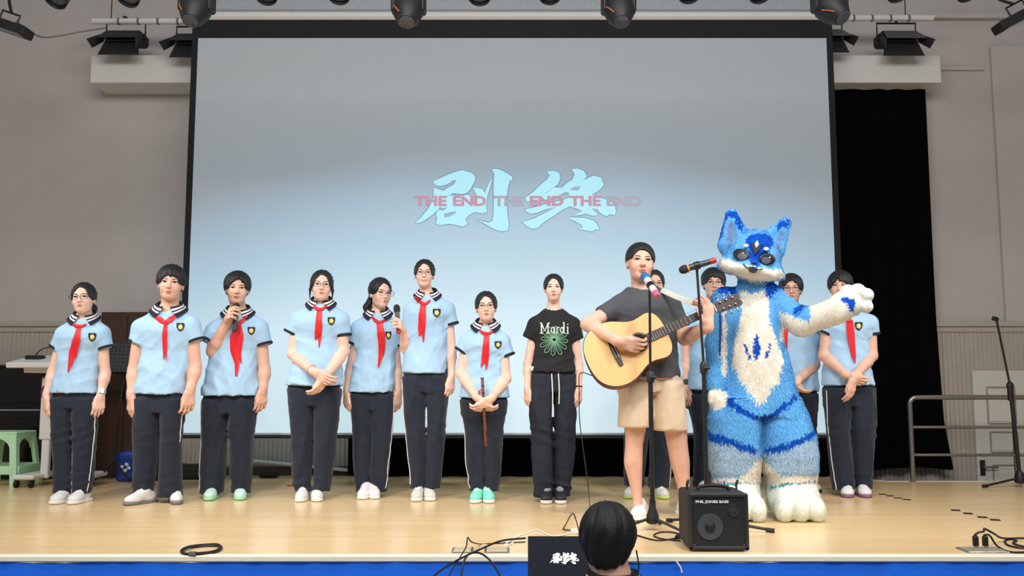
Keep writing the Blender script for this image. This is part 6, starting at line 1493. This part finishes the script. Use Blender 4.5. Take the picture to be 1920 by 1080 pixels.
# cabinet
M_WAL = mat('dark_walnut', (66, 40, 28), .45, var=.15, scale=8, stretch=(1, 1, 6))
ycab = 8.27; c0, c1 = at(190, 585, ycab), at(292, 585, ycab); cw_ = c1[0]-c0[0]; ch = c0[2]; r = empty('wooden_cabinet', ((c0[0]+c1[0])/2, ycab+.11, 0), 'tall dark brown wooden cabinet against the wall', 'cabinet')
mb = MB(); mb.box((0, 0, ch/2), (cw_, .22, ch), bev=.006); mb.build('carcass', M_WAL, r)
for sx in (-1, 1):
    mb = MB(); mb.box((sx*cw_/4, -.116, ch/2), (cw_/2-.012, .014, ch-.06), bev=.004); dr = mb.build('door', M_WAL, r); mb = MB(); mb.box((sx*.02, -.13, ch*.5), (.012, .016, .09), bev=.004); mb.build('handle', M_STEEL, dr)
# music stand
ym = 7.88; mx = at(213, 880, ym)[0]; mo = np.array([mx, ym, 0]); r = empty('music_stand', mo, 'black music stand with perforated desk behind the first two children', 'music stand')
q = lambda u, v, dy=0: at(u, v, ym+dy) - mo
a, b = q(203, 642), q(250, 702); cz = (a[2]+b[2])/2; w_, h_ = .46, a[2]-b[2]; M_ = np.array(Matrix.Rotation(R(-16), 3, 'X')); c_ = np.array([.09, 0, cz])
mb = MB(); mb.box(c_, (w_, .006, h_), M_, .002); dk = mb.build('desk', M_DARK, r)
mb = MB(); mb.box(c_ + M_ @ np.array([0, -.03, -h_/2]), (w_, .06, .006), M_, .002); mb.build('ledge', M_DARK, dk)
M_HOLE = mat('perforation_dark', (6, 6, 7), .8); mb = MB()
for i in range(12):
    for j in range(7): mb.lathe([(.008, 0), (.008, .002)], c_ + M_ @ np.array([-w_/2+.035+i*(w_-.07)/11, -.003, -h_/2+.035+j*(h_-.07)/6]), M_ @ np.array([0, -1.0, 0]), 6)
props(mb.build('perforations', M_HOLE, dk), kind='stuff')
mb = MB(); mb.tube([(0, 0, .12), (.02, .0, cz*.55), (.06, .02, cz-.03)], .012, 10); mb.build('pole', M_DARK, r)
for ang in (240, 340, 90):
    d = np.array([math.cos(R(ang)), math.sin(R(ang)), 0]); mb = MB(); mb.tube([(0, 0, .2), d*.12 + (0, 0, .07), d*.24 + (0, 0, .012)], .010, 8); mb.build('leg', M_DARK, r)
# bags on the floor
def bag(u, v, size, label, m, name, seed, y=None):
    p_ = ground(u, v) if y is None else np.array([at(u, v, y)[0], y, 0]); w_, d_, h_ = size; F = Field((-w_/2-.05, -d_/2-.05, -.01), (w_/2+.05, d_/2+.05, h_+.06), .009)
    F.add(lambda X, Y, Z: s_box(X, Y, Z, (0, 0, h_/2), (w_/2, d_/2, h_/2), .04), (-w_/2, -d_/2, 0), (w_/2, d_/2, h_)); wv = waves(seed, 6, 30, 30, 30); F.displace(lambda X, Y, Z: .02*wv(X, Y, Z)*np.clip(Z/.05, 0, 1))
    o_, _, _ = F.build(name, m); o_.location = tuple(p_); return props(o_, label, 'bag')
o_ = bag(241, 886, (.20, .13, .26), 'blue carrier bag with white print on the floor', mat('blue_bag', (24, 62, 150), .5, bump=.2, bscale=40), 'carrier_bag', 3, 8.0)
for i, (x, z) in enumerate(((-.03, .13), (.01, .15), (.03, .12), (.0, .10))):
    mb = MB(); mb.ell((x, -.073, z), (.018, .006, .016), 10, 6); mb.build('print', mat('bag_print', (206, 214, 226), .6), o_)
bag(350, 886, (.34, .2, .13), 'black soft equipment bag lying behind the boy with the microphone', mat('black_nylon', (14, 14, 15), .7), 'equipment_bag', 5, 8.2)
bag(292, 886, (.16, .2, .12), 'small black equipment bag between the two boys', mat('black_nylon', (14, 14, 15), .7), 'equipment_bag', 6, 8.1)
bag(505, 886, (.18, .12, .05), 'flat dark pouch on the floor under the screen', mat('black_nylon', (14, 14, 15), .7), 'equipment_pouch', 8, 8.3)
a, b = at(474, 864, YW-.08), at(656, 882, YW-.08); mb = MB(); mb.tube([(0, 0, 0), b-a], .016, 8); o_ = mb.build('conduit', M_WHITE, label='grey conduit slanting along the wall under the screen', cat='conduit'); o_.location = tuple(a)
# ---- laptop on a table in front of the stage
yl = 3.95; a, b = at(990, 1008, yl), at(1133, 1008, yl); lw = b[0]-a[0]; ltz = a[2]; lh = .225; lo = np.array([(a[0]+b[0])/2, yl, ltz-lh*.985]); r = empty('laptop', lo, 'open laptop with a black screen showing two small white characters', 'laptop')
M_ = np.array(Matrix.Rotation(R(-10), 3, 'X')); M_LS = mat('laptop_screen', (26, 29, 36), .3, emit=(30, 34, 42), emit_s=.6)
mb = MB(); mb.box(M_ @ np.array([0, .0, lh/2]), (lw, .008, lh), M_, .003); ld = mb.build('lid', M_DARK2, r)
mb = MB(); mb.box(M_ @ np.array([0, -.005, lh/2]), (lw-.006, .002, lh-.008), M_); sn = mb.build('display', M_LS, r)
mb = MB(); mb.box((0, -.12, -.008), (lw, .24, .016), bev=.004); bs = mb.build('base', mat('laptop_grey', (70, 72, 76), .4, .5), r)
mb = MB(); mb.box((0, -.10, .0015), (lw-.04, .10, .003)); mb.build('keyboard', M_DARK2, bs)
mb = MB(); mb.ell(M_ @ np.array([0, -.006, lh-.004]), (.003, .002, .003), 8, 5); mb.build('webcam', M_LENS, ld)
from mathutils.geometry import tessellate_polygon
M_LT = mat('laptop_white_text', (235, 235, 235), .5, emit=(245, 245, 245), emit_s=.9); M_LR = mat('laptop_red_text', (200, 50, 60), .5, emit=(190, 40, 50), emit_s=.5)
for key, uc in (('ju', 1048), ('zhong', 1072)):
    mb = MB(); xs_ = [p[0] for pl in GLYPH[key] for p in pl]; ys_ = [p[1] for pl in GLYPH[key] for p in pl]; cx_, cy_ = (min(xs_)+max(xs_))/2, (min(ys_)+max(ys_))/2; k_ = .047/(max(ys_)-min(ys_)); cc = at(uc, 1053, yl-.05) - lo
    for pl in GLYPH[key]:
        pts = [np.array([cc[0]+(x-cx_)*k_, 0, cc[2]-(y-cy_)*k_]) for x, y in pl]; tr = tessellate_polygon([[Vector((p[0], p[2], 0)) for p in pts]]); b_ = len(mb.v)
        for p in pts:
            zl = p[2]/M_[2, 2]; w3 = M_ @ np.array([0, -.0075, zl]); mb.v.append((p[0], w3[1], w3[2]))
        mb.f += [tuple(b_+i for i in t) for t in tr]; mb.m += [0]*len(tr)
    mb.build('displayed_character', M_LT, sn, 0)
for u in (1037, 1084):
    cc = at(u, 1054, yl-.05) - lo; w3 = M_ @ np.array([cc[0], -.0078, cc[2]]); mb = MB(); mb.box(w3, (.010, .001, .006)); mb.build('displayed_red_dash', M_LR, sn)
tz = lo[2]-.017; r = empty('folding_table', (lo[0]+.25, 3.72, -.88), 'small table in front of the stage carrying the laptop', 'table')
mb = MB(); mb.box((0, 0, tz+.88-.015), (1.3, .5, .03), bev=.004); mb.build('table_top', mat('table_grey', (150, 146, 140), .5), r)
for sx in (-1, 1):
    for sy in (-1, 1):
        mb = MB(); mb.tube([(sx*.6, sy*.2, 0), (sx*.6, sy*.2, tz+.88-.03)], .014, 8); mb.build('leg', M_DARK, r)
# ---- seated onlooker, seen from behind
def onlooker():
    y0 = 2.75; hc = at(1139, 1012, y0); O = np.array([hc[0], y0, -.88]); r = empty('person', O, 'onlooker with short black hair seen from behind in the foreground', 'person'); H = hc - O; u = .205
    F = Field((H[0]-.36, -.35, .4), (H[0]+.36, .55, H[2]+.2), .007); Rm = rot(172, -6, -3)
    def hd(X, Y, Z):
        x, y, z = (X-H[0])/u, (Y-H[1])/u, (Z-H[2])/u
        return head_d(Rm[0,0]*x+Rm[1,0]*y+Rm[2,0]*z, Rm[0,1]*x+Rm[1,1]*y+Rm[2,1]*z, Rm[0,2]*x+Rm[1,2]*y+Rm[2,2]*z, 'f')*u
    F.add(hd, H-.2, H+.2); n0 = H + np.array([.012, -.02, -.105]); F.cap(n0, H + (0, 0, -.06), .058, .052, .03)
    F.loft([.45, n0[2]-.10, n0[2]-.02], [n0[0]]*3, 0, [.13, .15, .08], [.09, .09, .06], .03)
    body, BV, BQ = F.build('body', SKIN['b'], r)
    Fh = Field(H-.24, H+.24, .005)
    def hf(X, Y, Z):
        x, y, z = (X-H[0])/u, (Y-H[1])/u, (Z-H[2])/u
        U, V_, W_ = Rm[0,0]*x+Rm[1,0]*y+Rm[2,0]*z, Rm[0,1]*x+Rm[1,1]*y+Rm[2,1]*z, Rm[0,2]*x+Rm[1,2]*y+Rm[2,2]*z
        d = s_ell(U, V_, W_, (0, .06, .1), (.41, .46, .45)); d = smin(d, s_ell(U, V_, W_, (0, .15, -.16), (.25, .25, .27)), .15)
        d = smax(d, -s_ell(U, V_, W_, (0, -.5, -.15), (.36, .40, .44)), .03); d = smax(d, -s_ell(U, V_, W_, (-.40, -.02, -.14), (.10, .13, .16)), .03)
        ph = np.arctan2(U, V_+.1); d = d + .012*np.sin(ph*17+2*np.sin(W_*6)) + .006*np.sin(ph*41); return np.maximum(d, -.40-W_)*u
    Fh.add(hf, H-.22, H+.22); Fh.build('hair', M_HAIR, r)
    Fj = Field((n0[0]-.34, -.34, .38), (n0[0]+.34, .24, n0[2]+.08), .009)
    Fj.loft([.4, n0[2]-.3, n0[2]-.14, n0[2]-.06, n0[2]-.01, n0[2]+.02], [n0[0]]*6, 0, [.19, .2, .19, .15, .08, .066], [.12, .125, .115, .095, .075, .066], .02)
    for sd in (-1, 1): Fj.cap((n0[0]+sd*.06, .01, n0[2]-.05), (n0[0]+sd*.17, .01, n0[2]-.10), .04, .055, .05); Fj.cap((n0[0]+sd*.17, .01, n0[2]-.10), (n0[0]+sd*.23, .06, n0[2]-.38), .058, .05, .04); Fj.cap((n0[0]+sd*.23, .06, n0[2]-.38), (n0[0]+sd*.15, .30*.6, n0[2]-.46), .05, .04, .03)
    wv = ridges(5, 5, (20, 50), (20, 50)); Fj.displace(lambda X, Y, Z: .010*wv(X, Y, Z)); jk, JV, JQ = Fj.build('jacket', M_BLK, r, 1)
    mb = MB(); rows_ = []
    for z_, rr in ((.055, .066), (.045, .070), (.036, .0735), (.027, .0765), (.018, .08), (.0, .086)):
        rows_.append([n0 + np.array([rr*1.1*math.sin(t), rr*math.cos(t)*1.1, z_-.035]) for t in np.linspace(0, 2*math.pi, 33)[:-1]])
    mb.quad_grid(rows_, True, rowmat=[0, 1, 0, 1, 0]); mb.build('collar', [M_BLK, M_WHT], jk)
    Fp = Field((n0[0]-.3, -.25, 0), (n0[0]+.3, .62, .6), .011); Fp.ell((n0[0], 0, .44), (.19, .16, .13), .03)
    for sd in (-1, 1): Fp.cap((n0[0]+sd*.09, 0, .44), (n0[0]+sd*.10, .42, .47), .085, .068, .04); Fp.cap((n0[0]+sd*.10, .42, .47), (n0[0]+sd*.10, .38, .08), .066, .05, .03); Fp.cap((n0[0]+sd*.10, .36, .05), (n0[0]+sd*.11, .50, .035), .042, .035, .02)
    Fp.build('trousers', M_TROU, r)
    c = empty('chair', (O[0]+n0[0], y0, -.88), 'plain chair under the onlooker in front of the stage', 'chair')
    mb = MB(); mb.box((0, .0, .30), (.42, .40, .03), bev=.008); mb.build('seat', M_DARK2, c)
    for sx in (-1, 1):
        for sy in (-1, 1):
            mb = MB(); mb.tube([(sx*.18, sy*.17, 0), (sx*.18, sy*.17, .29)], .014, 8); mb.build('leg', M_DARK, c)
    # lanyard cord and earring line at the right of the neck
    mb = MB(); mb.tube(smooth_path([H + (.085, .0, -.03), H + (.09, -.01, -.08), H + (.075, -.03, -.12), n0 + (.06, -.03, .0)], 4), .0022, 6); mb.build('lanyard', M_RUB, r)
onlooker()

# script print down the trouser leg of the boy behind the second stand, and a scuff of tape on the skirt
p10 = P[10]; pts = [p10['L'](1321 + 2.2*math.sin(t*2.1) , 796 + t*2.6, -.125) for t in np.arange(0, 21)]
mb = MB(); mb.tube(smooth_path(pts, 3), .0035, 5); mb.build('script_print', M_PRW, p10['root'])
a, b = at(1268, 1052, YF-.035), at(1279, 1074, YF-.035); mb = MB(); mb.tube([(0, 0, 0), (b-a)*.5 + (.006, 0, 0), b-a], .004, 5); o_ = mb.build('tape_scrap', M_WHT, label='thin white tape scrap stuck on the blue skirt', cat='tape'); o_.location = tuple(a)
